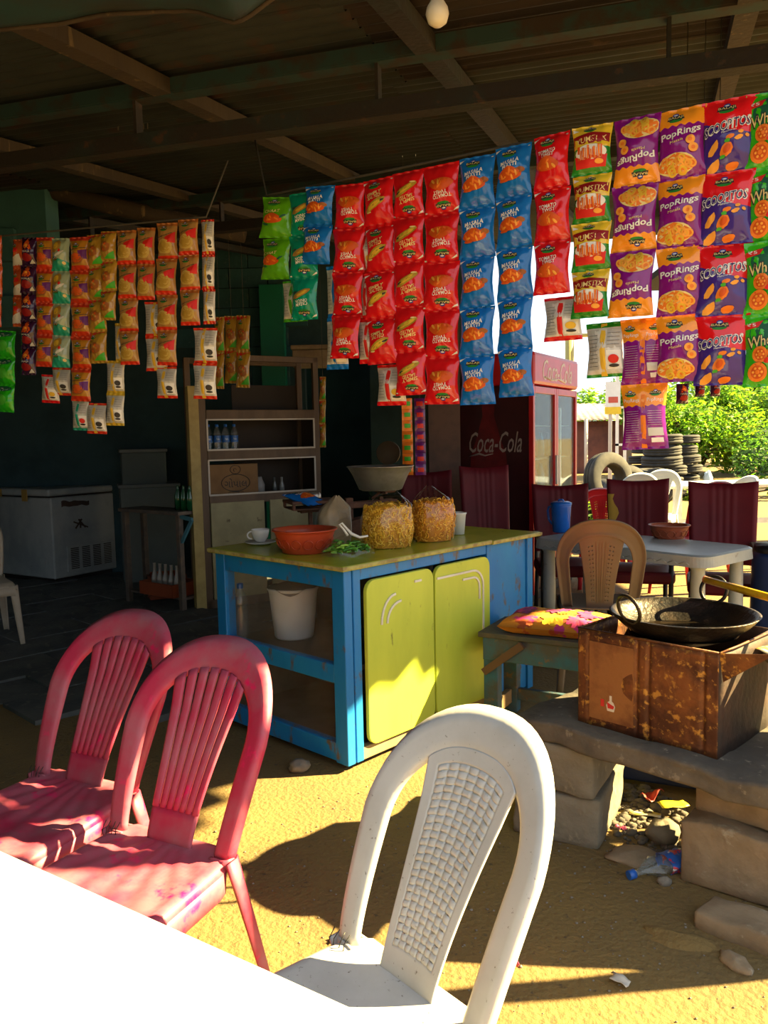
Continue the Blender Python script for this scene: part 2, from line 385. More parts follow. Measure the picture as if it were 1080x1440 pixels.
def plastic_chair(name, label, style, mt, loc, rz, group=None, H=.86, seatmt=None, stitches=False, arms=False):
    T = thing(name, label, 'chair', loc, rz, group); k = H/.86; T.scale = (1, 1, k)
    seatmt = seatmt or mt
    O = arch(outer=True); I = arch(outer=False); n = len(O)-1; nc = 6
    b = MB()
    def band(u, v):
        i = round(v*n); t = u
        x = lerp(O[i][0], I[i][0], t); s_ = lerp(O[i][1], I[i][1], t)
        roll = -.022*max(0, 1-t/.22)**2 - .010*max(0, (t-.8)/.2)**2
        return backpt(x, s_, roll)
    b.grid(band, nc, n, 0, True)
    # lower tails of the band run into the back legs
    for sg in (-1, 1):
        def tail(u, v, sg=sg): return Vector((sg*lerp(.192, .138, u), -.185-.022*max(0, 1-u/.22)**2 - .0*v, SEATZ+.004-.03*v)) 
        b.grid(tail, 4, 2)
    stop = lambda fr: inner_top(fr*splat_half(.37))+.012
    if style != 'slat':
        def sp(u, v):
            fr = u*2-1; s_ = lerp(-.012, stop(fr), v); return backpt(fr*splat_half(s_), s_, .0)
        lo_u, hi_u, lo_v, hi_v = .12, .88, .14, .93
        if style == 'weave':
            nc_, nr_ = 7, 24; nu, nv = 74, 182
            cell = lambda u, v: ((u-lo_u)/(hi_u-lo_u)*nc_, (v-lo_v)/(hi_v-lo_v)*nr_)
            def spw(u, v):
                p = sp(u, v)
                if lo_u < u < hi_u and lo_v < v < hi_v:
                    ci, cj = cell(u, v); fx = ci % 1; fy = cj % 1
                    if (int(ci)+int(cj)) % 2: hgt = math.sin(PI*fy)**.7*(1 if .09 < fx < .91 else .25)
                    else: hgt = math.sin(PI*fx)**.7*(1 if .09 < fy < .91 else .25)
                    p.y += .0052*hgt-.0035
                return p
            def skp(i, j):
                u, v = (i+.5)/nu, (j+.5)/nv
                if not (lo_u+.02 < u < hi_u-.02 and lo_v+.01 < v < hi_v-.01): return False
                ci, cj = cell(u, v); fx = ci % 1; fy = cj % 1
                return (fx < .14 or fx > .92) and (fy < .12 or fy > .92) and (round(ci)+round(cj)) % 2 == 0
            b.grid(spw, nu, nv, 0, True, skp)
        elif style == 'perf':
            nu, nv = 36, 72
            def skp(i, j):
                u, v = (i+.5)/nu, (j+.5)/nv
                if not (.15 < u < .85 and .12 < v < .9): return False
                if .36 < u < .64 and j % 4 < 3: return i % 4 == 0 and j % 8 == 1 and False
                return i % 3 == 1 and j % 4 == 1
            def spp(u, v):
                p = sp(u, v)
                if .36 < u < .64 and .1 < v < .9: p.y += .004*math.sin(u*PI*2/.07)
                return p
            b.grid(spp, nu, nv, 0, True, skp)
        else: b.grid(sp, 10, 24)
    back = None
    if style == 'slat':
        def low(u, v):
            fr = u*2-1; s_ = lerp(-.012, .075, v); return backpt(fr*splat_half(s_), s_)
        b.grid(low, 14, 4)
        back = b.build('backrest', mt, T, solid=.006)
        ns = 7; gap = .062
        edges = []
        tot = 2.0; wst = .26; wi = (tot-2*wst-(ns-1)*gap)/(ns-2)
        x = -1.0
        for q in range(ns):
            ww = wst if q in (0, ns-1) else wi
            edges.append((x, x+ww)); x += ww+gap
        for f0, f1 in edges:
            s = MB()
            def sl(u, v):
                fr = lerp(f0, f1, u); s_ = lerp(.070, stop(fr), v); return backpt(fr*splat_half(s_), s_, .004*math.sin(PI*u))
            s.grid(sl, 4, 16); s.build('slat', mt, back, solid=.006)
    else: back = b.build('backrest', mt, T, solid=.006)
    # seat shell
    s = MB()
    def seat(u, v):
        fr = u*2-1; hw = lerp(.185, .212, v) ; y = lerp(-.235, .235, v)
        if v < .15: hw *= lerp(.80, 1, (v/.15)**.5)
        z = SEATZ - .016*(1-fr*fr)*math.sin(PI*min(1, v*1.05)) 
        if v > .86: z -= .030*((v-.86)/.14)**2
        if abs(fr) > .9: z -= .020*((abs(fr)-.9)/.1)**2
        if style == 'slat':
            a = math.atan2(fr*.2, y+.30); rr = math.hypot(fr*.2, y+.30)
            z += .0022*math.sin(a*26+rr*14)*(1 if abs(fr) < .85 and .1 < v < .85 else 0)
        return Vector((fr*hw, y, z))
    s.grid(seat, 40, 36)
    s.build('seat', seatmt, T, solid=.006)
    ap = MB()
    def rim(t):
        # outline of the seat, from back-left around the front
        if t < .3: v = .1+.9*t/.3; return seat(0, v)
        if t > .7: v = .1+.9*(1-t)/.3; return seat(1, v)
        return seat((t-.3)/.4, 1)
    ap.grid(lambda u, v: rim(u)+Vector((0, 0, .002-.055*v)) + Vector((0, .006*v, 0)), 48, 2)
    ap.build('apron', mt, T, solid=.006)
    for sx in (-1, 1):
        for fy in (0, 1):
            l = MB()
            if fy: p0 = Vector((sx*.193, .205, .41)); p1 = Vector((sx*.225, .255, 0))
            else: p0 = Vector((sx*.168, -.200, .432)); p1 = Vector((sx*.205, -.310, 0))
            def leg(u, v):
                c = p0.lerp(p1, v); w_ = lerp(.056, .030, v); d_ = lerp(.050, .030, v)
                # L-shaped channel, outer corner rounded
                pr = [(-1, -1), (-1, .4), (-.75, .85), (-.3, 1), (1, 1)]
                i = u*4; k0 = min(3, int(i)); f_ = i-k0
                a = lerp(pr[k0][0], pr[k0+1][0], f_); bb_ = lerp(pr[k0][1], pr[k0+1][1], f_)
                return c+Vector((-sx*a*w_/2*1.0, (1 if fy else -1)*bb_*d_/2, 0))
            l.grid(leg, 8, 6); l.build('leg', mt, T, solid=.006)
    if stitches:
        s = MB()
        for q in range(4):
            x = .185-.014*q
            p = backpt(x, .012, .012); s.tube([p+Vector((0, .0, .016)), p+Vector((.004*(q % 2), .012, 0)), p+Vector((.003, .016, -.018))], .0011, 5)
        s.build('wire_stitching', mat('black_wire', (.01, .01, .01, 1), .4), T)
    if arms:
        for sx in (-1, 1):
            s = MB()
            pa = [Vector((sx*.20, -.24, .60)), Vector((sx*.25, -.10, .655)), Vector((sx*.265, .08, .66)), Vector((sx*.255, .20, .62)), Vector((sx*.235, .235, .40))]
            for q in range(4): s.beam(pa[q], pa[q+1], .05, .018)
            s.build('armrest', mt, T, bevel=.006)
    return T

M_pink = mat('faded_pink_plastic', (.44, .020, .07, 1), .5, c2=(.37, .115, .155, 1), scale=5, lo=.38, hi=.64, c3=(.66, .006, .11, 1), scale3=8, lo3=.60, hi3=.66, bump=.06)
M_white = mat('white_plastic_sooty', (.52, .51, .51, 1), .45, c2=(.45, .44, .435, 1), scale=5, c3=(.16, .135, .115, 1), scale3=90, lo3=.64, hi3=.70, bump=.04)
M_brown = mat('taupe_plastic', (.13, .095, .068, 1), .5, c2=(.11, .08, .055, 1), scale=4)
M_beige = mat('beige_plastic', (.42, .36, .28, 1), .5, c2=(.36, .30, .23, 1), scale=4)
M_red = mat('red_plastic', (.55, .015, .02, 1), .4, c2=(.45, .01, .015, 1))
M_wht = mat('white_plastic', (.75, .76, .75, 1), .4, c2=(.68, .69, .68, 1))
FN = Vector((-.54, -.84))
def at_seat(px, py, z=.43): p = G(px, py, z); return p
# two faded pink chairs and the white one drawn up to the front table
plastic_chair('plastic_chair', 'faded pink slatted plastic chair with sunlit rim, beside the bare earth patch', 'slat', M_pink, (-.630, 1.668, 0), face(-.46, -.89), 'pink slatted chairs', stitches=True)
plastic_chair('plastic_chair', 'faded pink slatted plastic chair in shade, partly hidden behind its twin', 'slat', M_pink, (-.965, 2.02, 0), face(-.44, -.90), 'pink slatted chairs', stitches=True)
plastic_chair('plastic_chair', 'white plastic chair with woven-pattern back and sooty top edge at the white table', 'weave', M_white, (-.130, 1.212, 0), face(-.76, -.65), stitches=True, H=.845)

# ================================================================== FRONT TABLE
tA = G(0, 1195, .74); tB = G(370, 1360, .74)
d = (tB-tA); d.z = 0; d.normalize(); nrm = Vector((d.y, -d.x, 0))   # towards the camera side
ctr = tA+d*.25+nrm*.38; rzt = math.atan2(d.y, d.x)
T = thing('plastic_table', 'sun-bleached white table top drawn up to the pink chairs', 'table', (ctr.x, ctr.y, 0), rzt)
def rrect(w_, h_, r, n=6):
    pts = []
    for cx, cy, a0 in ((w_/2-r, h_/2-r, 0), (-w_/2+r, h_/2-r, PI/2), (-w_/2+r, -h_/2+r, PI), (w_/2-r, -h_/2+r, 1.5*PI)):
        for i in range(n+1): a = a0+PI/2*i/n; pts.append((cx+r*math.cos(a), cy+r*math.sin(a)))
    return pts
s = MB(); s.prism(rrect(1.5, .76, .03), .71, .74); s.build('tabletop', mat('white_laminate', (.46, .46, .45, 1), .6, c2=(.43, .43, .41, 1), scale=7), T, bevel=.004)
for sx in (-1, 1):
    for sy in (-1, 1):
        s = MB(); s.tube([(sx*.68, sy*.32, .71), (sx*.69, sy*.33, 0)], .016, 10); s.build('leg', mat('grey_steel_tube', (.3, .3, .3, 1), .4, .7), T)
s = MB(); s.bb(-.70, .70, -.33, .33, .685, .71); s.build('frame', mat('grey_steel_tube', (.3, .3, .3, 1)), T)

# ================================================================== SHOP COUNTER
M_blue = mat('chipped_blue_paint', (.006, .17, .50, 1), .5, c2=(.012, .21, .52, 1), scale=3, c3=(.10, .085, .07, 1), scale3=13, lo3=.58, hi3=.66, bump=.15, stretch=(1, 1, .5))
M_lime = mat('lime_laminate', (.58, .66, .06, 1), .5, c2=(.49, .58, .05, 1), scale=3, c3=(.22, .24, .03, 1), scale3=22, lo3=.66, hi3=.72, stretch=(1, 1, .3))
M_limetop = mat('lime_counter_top', (.44, .46, .03, 1), .25, c2=(.37, .40, .025, 1), scale=5, c3=(.2, .2, .05, 1), scale3=16, lo3=.66, hi3=.72)
M_edge = mat('worn_board_edge', (.42, .40, .12, 1), .8, c2=(.25, .2, .08, 1), scale=22)
M_glass = glassmat('dusty_pane', opac=.05, body=(.45, .38, .28, 1), bodymix=.05)
M_strip = mat('white_inlay', (.72, .72, .66, 1), .4, c2=(.6, .6, .5, 1))
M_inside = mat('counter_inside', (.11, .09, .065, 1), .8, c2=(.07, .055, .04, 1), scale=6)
CA = math.radians(46.4); CO = Vector((-.17, 3.2, 0)); CU = Vector((math.cos(CA), math.sin(CA), 0)); CV = Vector((-CU.y, CU.x, 0))
def ct(u, v, z=.88): q = CO+CU*u+CV*v; return (q.x, q.y, z)
L, D = 1.39, .90
K = thing('shop_counter', 'blue and lime painted wooden shop counter with glass end and cupboard doors', 'counter', CO, CA)
def bx(name, mt, par, *bs, bevel=.004):
    m_ = MB()
    for b_ in bs: m_.bb(*b_)
    return m_.build(name, mt, par, bevel=bevel)
bx('countertop', [M_limetop], K, (-.03, .98, -.03, D+.02, .858, .88))
bx('countertop_end', [M_limetop], K, (.985, L+.03, -.035, D+.02, .854, .875))
bx('top_edging', M_edge, K, (-.034, .98, -.034, -.028, .862, .878), (.985, L+.034, -.039, -.034, .858, .874), (-.034, -.029, -.03, D+.02, .862, .878))
for x0, y0, w_, d_ in ((0, 0, .045, .075), (0, D-.07, .06, .07), (.98, 0, .04, .05), (L-.05, 0, .05, .06), (L-.05, D-.06, .05, .06)):
    bx('post', M_blue, K, (x0, x0+w_, y0, y0+d_, .03, .855))
bx('corner_batten', M_blue, K, (.052, .095, .0, .035, .03, .855))
bx('rail', M_blue, K, (.003, .045, .075, D-.07, .775, .853))
bx('rail', M_blue, K, (.003, .045, .075, D-.07, .372, .452))
bx('rail', M_blue, K, (.003, .045, .075, D-.07, .035, .115))
bx('rail', M_blue, K, (.096, .98, .004, .04, .805, .853))
bx('rail', mat('bare_board', (.33, .25, .13, 1), .8, c2=(.2, .15, .08, 1)), K, (.096, .98, .004, .04, .03, .085))
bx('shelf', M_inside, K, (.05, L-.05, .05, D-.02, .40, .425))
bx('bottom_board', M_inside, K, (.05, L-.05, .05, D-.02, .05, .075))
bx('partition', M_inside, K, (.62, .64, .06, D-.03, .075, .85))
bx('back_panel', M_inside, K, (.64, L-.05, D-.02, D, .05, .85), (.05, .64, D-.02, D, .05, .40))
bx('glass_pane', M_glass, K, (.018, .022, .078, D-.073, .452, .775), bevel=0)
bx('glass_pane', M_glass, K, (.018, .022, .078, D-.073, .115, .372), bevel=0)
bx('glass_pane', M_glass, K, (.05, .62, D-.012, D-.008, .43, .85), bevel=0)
for x0, x1 in ((.112, .545), (.557, .978)):
    m_ = MB(); poly = []
    r = .05
    pr = rrect(x1-x0, .71, r, 5)
    m_.prism([((x0+x1)/2+p_[0], p_[1]+.445) for p_ in pr], -.003, .018, mtx=Matrix.Rotation(PI/2, 4, 'X'))
    dr = m_.build('cupboard_door', M_lime, K, bevel=.003)
    def inl(pts):
        st = MB()
        for a_, b_ in zip(pts, pts[1:]): st.beam((a_[0], -.0205, a_[1]), (b_[0], -.0205, b_[1]), .006, .010, up=(0, 0, 1) if abs(a_[0]-b_[0]) > abs(a_[1]-b_[1]) else (1, 0, 0))
        st.build('white_inlay', M_strip, dr)
    if x0 < .3:
        for o_ in (0, .035): inl([(x0+.085+o_+.10*(1-math.cos(t))*.9, .60+(.12-o_)*math.sin(t)) for t in [PI/2*i/6 for i in range(7)]])
        inl([(x0+.30, .755), (x0+.345, .755)])
    else:
        inl([(x0+.01, .745)]+[(x1-.14+.08*math.sin(t), .665+.08*math.cos(t)) for t in [PI/2*i/6 for i in range(7)]]+[(x1-.06, .43)])
        inl([(x0+.20, .712)]+[(x1-.14+.05*math.sin(t), .662+.05*math.cos(t)) for t in [PI/2*i/6 for i in range(7)]]+[(x1-.09, .60)])
bx('end_panel', M_blue, K, (1.02, L-.05, .012, .03, .04, .85))
bx('back_rail', M_blue, K, (.06, L, D-.05, D, .79, .853))
bx('side_panel', M_blue, K, (L-.012, L, .06, D-.06, .04, .85))
# stone propping the counter
def stone(name, label, loc, r, seed, mt, rz=0.0, group=None, amp=.28):
    m_ = MB(); m_.blob((0, 0, r[2]*.75), r, seed, 9, amp, flat=-r[2]*.75); o = m_.build(name, mt); o.location = loc; o.rotation_euler = (0, 0, rz)
    return tag(o, label, 'stone', group)
M_stone = mat('grey_stone', (.20, .18, .15, 1), .9, c2=(.13, .11, .09, 1), scale=9, bump=.5)
stone('stone', 'small grey stone propping the blue counter corner', (-.38, 3.24, 0), (.045, .04, .03), 3, M_stone)

# ---------------- on the counter
M_china = mat('white_china', (.70, .68, .66, 1), .2, c2=(.62, .60, .58, 1))
T = thing('teacup', 'white china teacup standing on its saucer at the counter end', 'cup', ct(.20, .80, .894), .4)
m_ = MB(); m_.lathe([(.0, .003), (.022, .0), (.024, .004), (.036, .02), (.043, .045), (.045, .062), (.042, .062), (.040, .045), (.032, .02), (.0, .01)], 28); m_.build('bowl', M_china, T)
m_ = MB(); m_.tube([(-.043-.022*math.sin(t), 0, .035+.018*math.cos(t)) for t in [PI*i/8 for i in range(9)]], .004, 8); m_.build('handle', M_china, T)
m_ = MB(); m_.lathe([(0, .004), (.03, .0), (.05, .004), (.078, .014), (.076, .017), (.05, .008), (0, .008)], 32); o = m_.build('saucer', M_china); o.location = ct(.20, .80, .88); tag(o, 'white china saucer under the teacup', 'saucer')
M_basin = mat('brick_red_plastic', (.52, .075, .025, 1), .35, c2=(.42, .05, .018, 1), scale=5)
def basin(label, loc, R, h, mt, ribs=True):
    T = thing('plastic_basin', label, 'basin', loc)
    m_ = MB(); m_.lathe([(0, .004), (R*.66, 0), (R*.70, .006), (R*.90, h*.80), (R*.93, h*.93), (R*1.0, h*.95), (R*1.0, h), (R*.92, h), (R*.88, h*.8), (R*.67, .01), (0, .01)], 48); m_.build('bowl', mt, T)
    m_ = MB()
    for i in range(14):
        a = 2*PI*i/14; c = Vector((math.cos(a), math.sin(a), 0)); t = Vector((-c.y, c.x, 0)); rr = R*.80; upv = (c*.22*R+Vector((0, 0, h*.8))).normalized()
        m_.tube([c*(rr+.002)+t*(.022*math.cos(q))+upv*(.022*math.sin(q))+Vector((0, 0, h*.42)) for q in [2*PI*k/12 for k in range(12)]], .0022, 5, closed=True)
    m_.build('embossed_ring', mt, T); return T
basin('brick red plastic basin on the lime counter top beside the teacup', ct(.16, .42), .150, .108, M_basin)
M_film = glassmat('clear_film', opac=.10, rough=.12, body=(.9, .9, .88, 1), bodymix=.004)
def film_bag(name, label, cat, loc, rz, R, h, fillmat, fillname, sq, sqmat, neck='tuft', seed=1, film=M_film, group=None):
    T = thing(name, label, cat, loc, rz, group)
    m_ = MB()
    def body(z):  # radius fraction at height
        return (.86+.14*math.sin(PI*min(1, z/.75)))*(1 if z < .72 else max(.12, 1-((z-.72)/.28)**1.2*.86))
    def fill(a, b, k=1.0):
        th = 2*PI*a; z = b*.74; r = body(z)*k*(1 if b < .97 else .6)
        r *= 1+.05*noise.noise(Vector((math.cos(th)*2, math.sin(th)*2, z*3+seed)))
        return Vector((R[0]*r*math.cos(th), R[1]*r*math.sin(th), h*z+.003+.012*noise.noise(Vector((math.cos(th), math.sin(th), seed)))*(b > .9)))
    m_.grid(lambda a, b: fill(a, b, .90), 40, 20)
    top = [Vector((R[0]*body(.74)*.56*math.cos(2*PI*i/40), R[1]*body(.74)*.56*math.sin(2*PI*i/40), h*.74)) for i in range(40)]
    m_.add([(0, 0, h*.80)]+top, [(0, 1+i, 1+(i+1) % 40) for i in range(40)], 0, True)
    m_.build(fillname, fillmat, T)
    if sq:
        m_ = MB(); rnd = random.Random(seed)
        for i in range(sq):
            a = rnd.random(); b = rnd.random()**.8
            c = fill(a, b, .965); th = 2*PI*a
            n_ = Vector((math.cos(th), math.sin(th), .1)); t1 = Vector((-math.sin(th), math.cos(th), 0)); t2 = Vector((0, 0, 1))
            q = rnd.random()*6.28; rr = rnd.uniform(.006, .013); k0 = rnd.uniform(.8, 1.6)
            pts = [c+(t1*math.cos(q+k0*k)+t2*math.sin(q+k0*k))*rr+n_*(.002*math.sin(k*2)) for k in (0, .5, 1.0, 1.5, 2.0)]
            m_.tube(pts, .0024, 4, mat=rnd.randrange(3), caps=False)
        m_.build('snack_strand', sqmat, T, kind='stuff')
    m_ = MB()
    def skin(a, b):
        th = 2*PI*a; z = b*1.0; r = body(z)*1.02
        wr = .03+.16*max(0, b-.55)
        r *= 1+wr*math.sin(th*9+6*noise.noise(Vector((z*3, seed, 0))))*.5+wr*noise.noise(Vector((math.cos(th)*3, math.sin(th)*3, z*4+seed*2)))
        lean = .05*max(0, b-.6)
        return Vector((R[0]*r*math.cos(th)+lean*math.sin(seed), R[1]*r*math.sin(th)+lean*math.cos(seed), h*z+.001+.02*max(0, b-.9)*10*noise.noise(Vector((th*1.5, seed, 1)))*.3))
    m_.grid(skin, 60, 26); m_.build('plastic_film', film, T)
    return T
M_sev = [mat('sev_yellow', (.80, .46, .02, 1), .6), mat('sev_deep', (.62, .30, .012, 1), .6), mat('sev_pale', (.86, .58, .07, 1), .6)]
M_mix = [mat('mix_orange', (.82, .40, .012, 1), .6), mat('mix_deep', (.60, .23, .008, 1), .6), mat('mix_pale', (.88, .52, .05, 1), .6)]
film_bag('snack_bag', 'clear plastic bag packed with thin yellow fried noodles on the counter', 'snack bag', ct(.50, .22), .3, (.125, .10), .27, M_sev[1], 'noodle_fill', 1300, M_sev, seed=2)
film_bag('snack_bag', 'clear plastic bag of coarse orange snack mix next to a white tumbler', 'snack bag', ct(.80, .19), .5, (.115, .095), .27, M_mix[1], 'snack_fill', 800, M_mix, seed=5)
M_sack = glassmat('cloudy_film', opac=.05, rough=.35, body=(.42, .32, .2, 1), bodymix=.7)
film_bag('snack_bag', 'cloudy beige plastic sack slumped behind the noodle bag', 'snack bag', ct(.42, .50), .9, (.095, .075), .235, mat('beige_flour', (.32, .25, .15, 1), .8), 'flour_fill', 0, None, seed=8, film=M_sack)
# bag of green chillies, tied on top
T = thing('chilli_bag', 'small clear bag of green chillies tied with a white knot', 'vegetable bag', ct(.22, .20), .5)
M_grn = [mat('chilli_green', (.10, .34, .02, 1), .35), mat('chilli_dark', (.05, .20, .015, 1), .35), mat('chilli_light', (.26, .50, .06, 1), .35)]
rnd = random.Random(4); m_ = MB()
for i in range(75):
    x, y = rnd.uniform(-.10, .10), rnd.uniform(-.07, .07); z = .008+rnd.random()*.05*(1-(x/.12)**2)
    a = rnd.random()*6.28; l = rnd.uniform(.03, .05); b_ = rnd.uniform(-.01, .01)
    d_ = Vector((math.cos(a), math.sin(a), rnd.uniform(-.1, .1)*z*8))
    c = Vector((x*.85, y*.85, z+.004)); m_.tube([c-d_*l*.5, c-d_*l*.2+Vector((0, 0, .004)), c+d_*l*.2+Vector((0, 0, .004)), c+d_*l*.6], [.004, .006, .005, .001], 6, mat=rnd.randrange(3))
m_.build('chillies', M_grn, T, kind='stuff')
m_ = MB()
def skin(a, b):
    th = 2*PI*a; r = math.cos(b*PI/2)**.55 if b < .99 else .05
    r *= 1+.10*noise.noise(Vector((math.cos(th)*2.5, math.sin(th)*2.5, b*3)))
    return Vector((.125*r*math.cos(th), .088*r*math.sin(th), .088*b**1.1))
m_.grid(skin, 40, 14); m_.build('plastic_film', M_film, T)
m_ = MB(); m_.tube([(0, 0, .085), (-.02, .0, .115), (-.035, .01, .135), (-.02, .012, .14), (.0, .01, .115), (.02, 0, .09), (.05, -.02, .075), (.09, -.02, .078)], [.006, .005, .005, .005, .006, .008, .006, .005], 7)
m_.build('knot', mat('white_film', (.7, .7, .68, 1), .3), T)
T = thing('plastic_tumbler', 'white plastic tumbler at the far edge of the lime counter', 'cup', ct(1.08, .26, .878))
m_ = MB(); m_.lathe([(0, .0), (.034, .0), (.043, .105), (.047, .107), (.047, .115), (.041, .113), (.033, .006), (0, .006)], 28); m_.build('cup_body', M_wht, T)

# ---------------- balance scale with its steel pan
M_iron = mat('rusty_cast_iron', (.10, .045, .03, 1), .75, .3, c2=(.16, .07, .04, 1), scale=14, bump=.5)
M_steel = mat('scuffed_steel', (.50, .48, .45, 1), .32, .7, c2=(.40, .37, .33, 1), scale=12, bump=.05)
sx_, sy_, sz_ = ct(.66, .70)
SC = thing('balance_scale', 'rusty cast-iron balance scale on the counter carrying a steel pan', 'scale', (sx_, sy_, .88), math.radians(20))
m_ = MB()
m_.prism([(-.14, 0), (.20, 0), (.20, .07), (.15, .10), (.05, .085), (-.10, .03)], -.05, .05, mtx=Matrix.Rotation(PI/2, 4, 'X')); m_.build('base', M_iron, SC, bevel=.004)
m_ = MB(); m_.beam((-.23, -.03, .15), (.30, -.03, .17), .02, .03); m_.beam((-.23, .03, .15), (.30, .03, .17), .02, .03); m_.beam((.04, 0, .06), (.04, 0, .20), .04, .03); m_.beam((-.17, 0, .05), (-.17, 0, .19), .02, .02); m_.beam((.22, 0, .05), (.22, 0, .20), .02, .02); m_.build('beam', M_iron, SC, bevel=.003)
m_ = MB(); m_.bb(-.29, -.03, -.11, .11, .185, .20); m_.bb(-.285, -.035, -.105, .105, .155, .163)
for sgx in (-.28, -.04):
    for sgy in (-.1, .1): m_.beam((sgx, sgy, .16), (sgx, sgy, .19), .015, .015)
m_.build('weight_platform', M_iron, SC, bevel=.003)
m_ = MB(); m_.tube([(.17, .0, .19), (.22, 0, .225), (.30, 0, .225)], .008, 6); m_.tube([(.22, -.09, .225), (.22, .09, .225)], .008, 6); m_.build('pan_bracket', M_iron, SC)
T = thing('weighing_pan', 'wide flared steel pan sitting on the balance scale', 'bowl', SC.matrix_world @ Vector((0, 0, 0)))
rot = RZ(math.radians(20)); q = rot @ Vector((.22, 0, 0)); T.location = (sx_+q.x, sy_+q.y, .88+.233)
m_ = MB(); m_.lathe([(0, .002), (.10, 0), (.115, .006), (.150, .085), (.175, .125), (.181, .127), (.176, .13), (.150, .095), (.112, .012), (0, .008)], 48); m_.build('pan_body', M_steel, T)
T = thing('steel_shaker', 'little steel-lidded glass shaker behind the blue packet', 'jar', (ct(.66, .88)[0]-.02, ct(.66, .88)[1], .88))
m_ = MB(); m_.lathe([(0, 0), (.033, 0), (.033, .17), (.024, .18), (0, .18)], 20); m_.build('jar_body', mat('grey_glass_jar', (.25, .27, .27, 1), .1, 0), T)
m_ = MB(); m_.lathe([(.03, .178), (.034, .182), (.034, .215), (.028, .225), (0, .227)], 20); m_.build('lid', M_steel, T)

# ---------------- inside the glass end
T = thing('plastic_bucket', 'white plastic bucket with a cloth over its rim behind the counter glass', 'bucket', (-.455, 3.86, .425))
m_ = MB(); m_.lathe([(0, 0), (.092, 0), (.097, .01), (.118, .22), (.122, .235), (.126, .24), (.126, .25), (.115, .25), (.092, .01), (0, .01)], 40); m_.build('bucket_body', M_wht, T)
m_ = MB(); m_.grid(lambda a, b: Vector(((.128-.128*b)*math.cos(2*PI*a), (.128-.128*b)*math.sin(2*PI*a), .252+.02*b+.008*noise.noise(Vector((math.cos(6.28*a)*3, math.sin(6.28*a)*3, b*3)))-(.03*max(0, math.sin(2*PI*a*3))*(b < .08)))), 40, 8); m_.build('cloth_cover', mat('grey_cloth', (.22, .19, .17, 1), .9), T)
def pet_bottle(label, loc, h=.25, R=.034, cap=(.01, .12, .45, 1), band=True, group=None, tilt=None):
    T = thing('water_bottle', label, 'bottle', loc, 0, group)
    m_ = MB(); pr = [(0, .004), (R*.8, 0), (R, .012)]
    for i in range(12):
        z = .02+i*h*.045; pr += [(R, z), (R*.94, z+h*.02)]
    pr += [(R, h*.60), (R*.98, h*.68), (R*.6, h*.83), (R*.38, h*.88), (R*.38, h*.92)]
    m_.lathe(pr, 20); m_.build('bottle_body', M_pet, T)
    m_ = MB(); m_.lathe([(R*.44, h*.91), (R*.44, h*.99), (R*.40, h), (0, h)], 16); m_.build('cap', mat('cap_%.2f' % cap[2], cap, .4), T)
    if band: m_ = MB(); m_.lathe([(R*1.015, h*.36), (R*1.015, h*.60)], 20); m_.build('label_band', mat('blue_label', (.02, .12, .42, 1), .4, c2=(.3, .42, .6, 1), scale=30, lo=.55, hi=.6), T)
    return T
M_pet = glassmat('pet_plastic', tint=(.93, .97, 1, 1), opac=.10, rough=.06, body=(.7, .8, .85, 1), bodymix=.08)
pet_bottle('clear water bottle with blue cap standing inside the counter glass', (-.715, 3.86, .425), .27, .036, band=False)

# ================================================================== STOVE CORNER
M_slab = mat('sooty_stone_slab', (.125, .105, .08, 1), .9, c2=(.07, .06, .05, 1), scale=5, c3=(.2, .17, .13, 1), scale3=30, bump=.7, bscale=25)
M_blk = mat('concrete_block', (.19, .165, .12, 1), .92, c2=(.13, .115, .085, 1), scale=5, c3=(.26, .23, .16, 1), scale3=18, bump=.6, bscale=35)
M_blk2 = mat('sandstone_block', (.27, .20, .125, 1), .92, c2=(.19, .135, .08, 1), scale=5, c3=(.33, .28, .2, 1), scale3=14, bump=.5, bscale=30)
TA = Vector((.69, -.72, 0)).normalized(); TB = Vector((.72, .69, 0)).normalized(); TO = Vector((.645, 2.625, .42)); TR_ = math.atan2(TA.y, TA.x)
def rough_block(name, label, cx, cy, cz, dx, dy, dz, rz, seed, mt, cat='block', group=None, amp=.012, n=6):
    m_ = MB(); bm = bmesh.new(); bmesh.ops.create_cube(bm, size=1)
    for v in bm.verts: v.co = Vector((v.co.x*dx, v.co.y*dy, v.co.z*dz))
    bmesh.ops.bevel(bm, geom=list(bm.edges), offset=.007, segments=1, affect='EDGES')
    bmesh.ops.subdivide_edges(bm, edges=[e for e in bm.edges if e.calc_length() > .05], cuts=n, use_grid_fill=True)
    for v in bm.verts:
        q = v.co*7+Vector((seed*3.7, seed, 0)); v.co += Vector((noise.noise(q), noise.noise(q+Vector((9, 0, 0))), noise.noise(q+Vector((0, 9, 0)))))*amp + Vector((noise.noise(q*3.3), noise.noise(q*3.3+Vector((5, 0, 0))), noise.noise(q*3.3+Vector((0, 5, 0)))))*amp*.45
    me = bpy.data.meshes.new(name); bm.to_mesh(me); bm.free(); me.materials.append(mt)
    for p_ in me.polygons: p_.use_smooth = True
    o = link(name, me); o.location = (cx, cy, cz); o.rotation_euler = (0, 0, rz)
    return tag(o, label, cat, group)
q = TO+TA*.25+TB*.20
rough_block('stone_slab', 'long rough stone slab bridging the blocks under the oil tin', q.x, q.y, .383, .92, .56, .07, TR_, 2, M_slab, 'slab', amp=.016, n=10)
lb = Vector((.66, 2.80, 0))
rough_block('concrete_block', 'grey concrete block standing on the earth, lower one below the slab end by the bench', lb.x, lb.y, .085, .40, .30, .17, math.radians(62), 5, M_blk, group='stove blocks')
rough_block('concrete_block', 'grey concrete block carrying the slab end by the bench', lb.x-.01, lb.y+.0, .258, .40, .30, .17, math.radians(60), 6, M_blk, group='stove blocks')
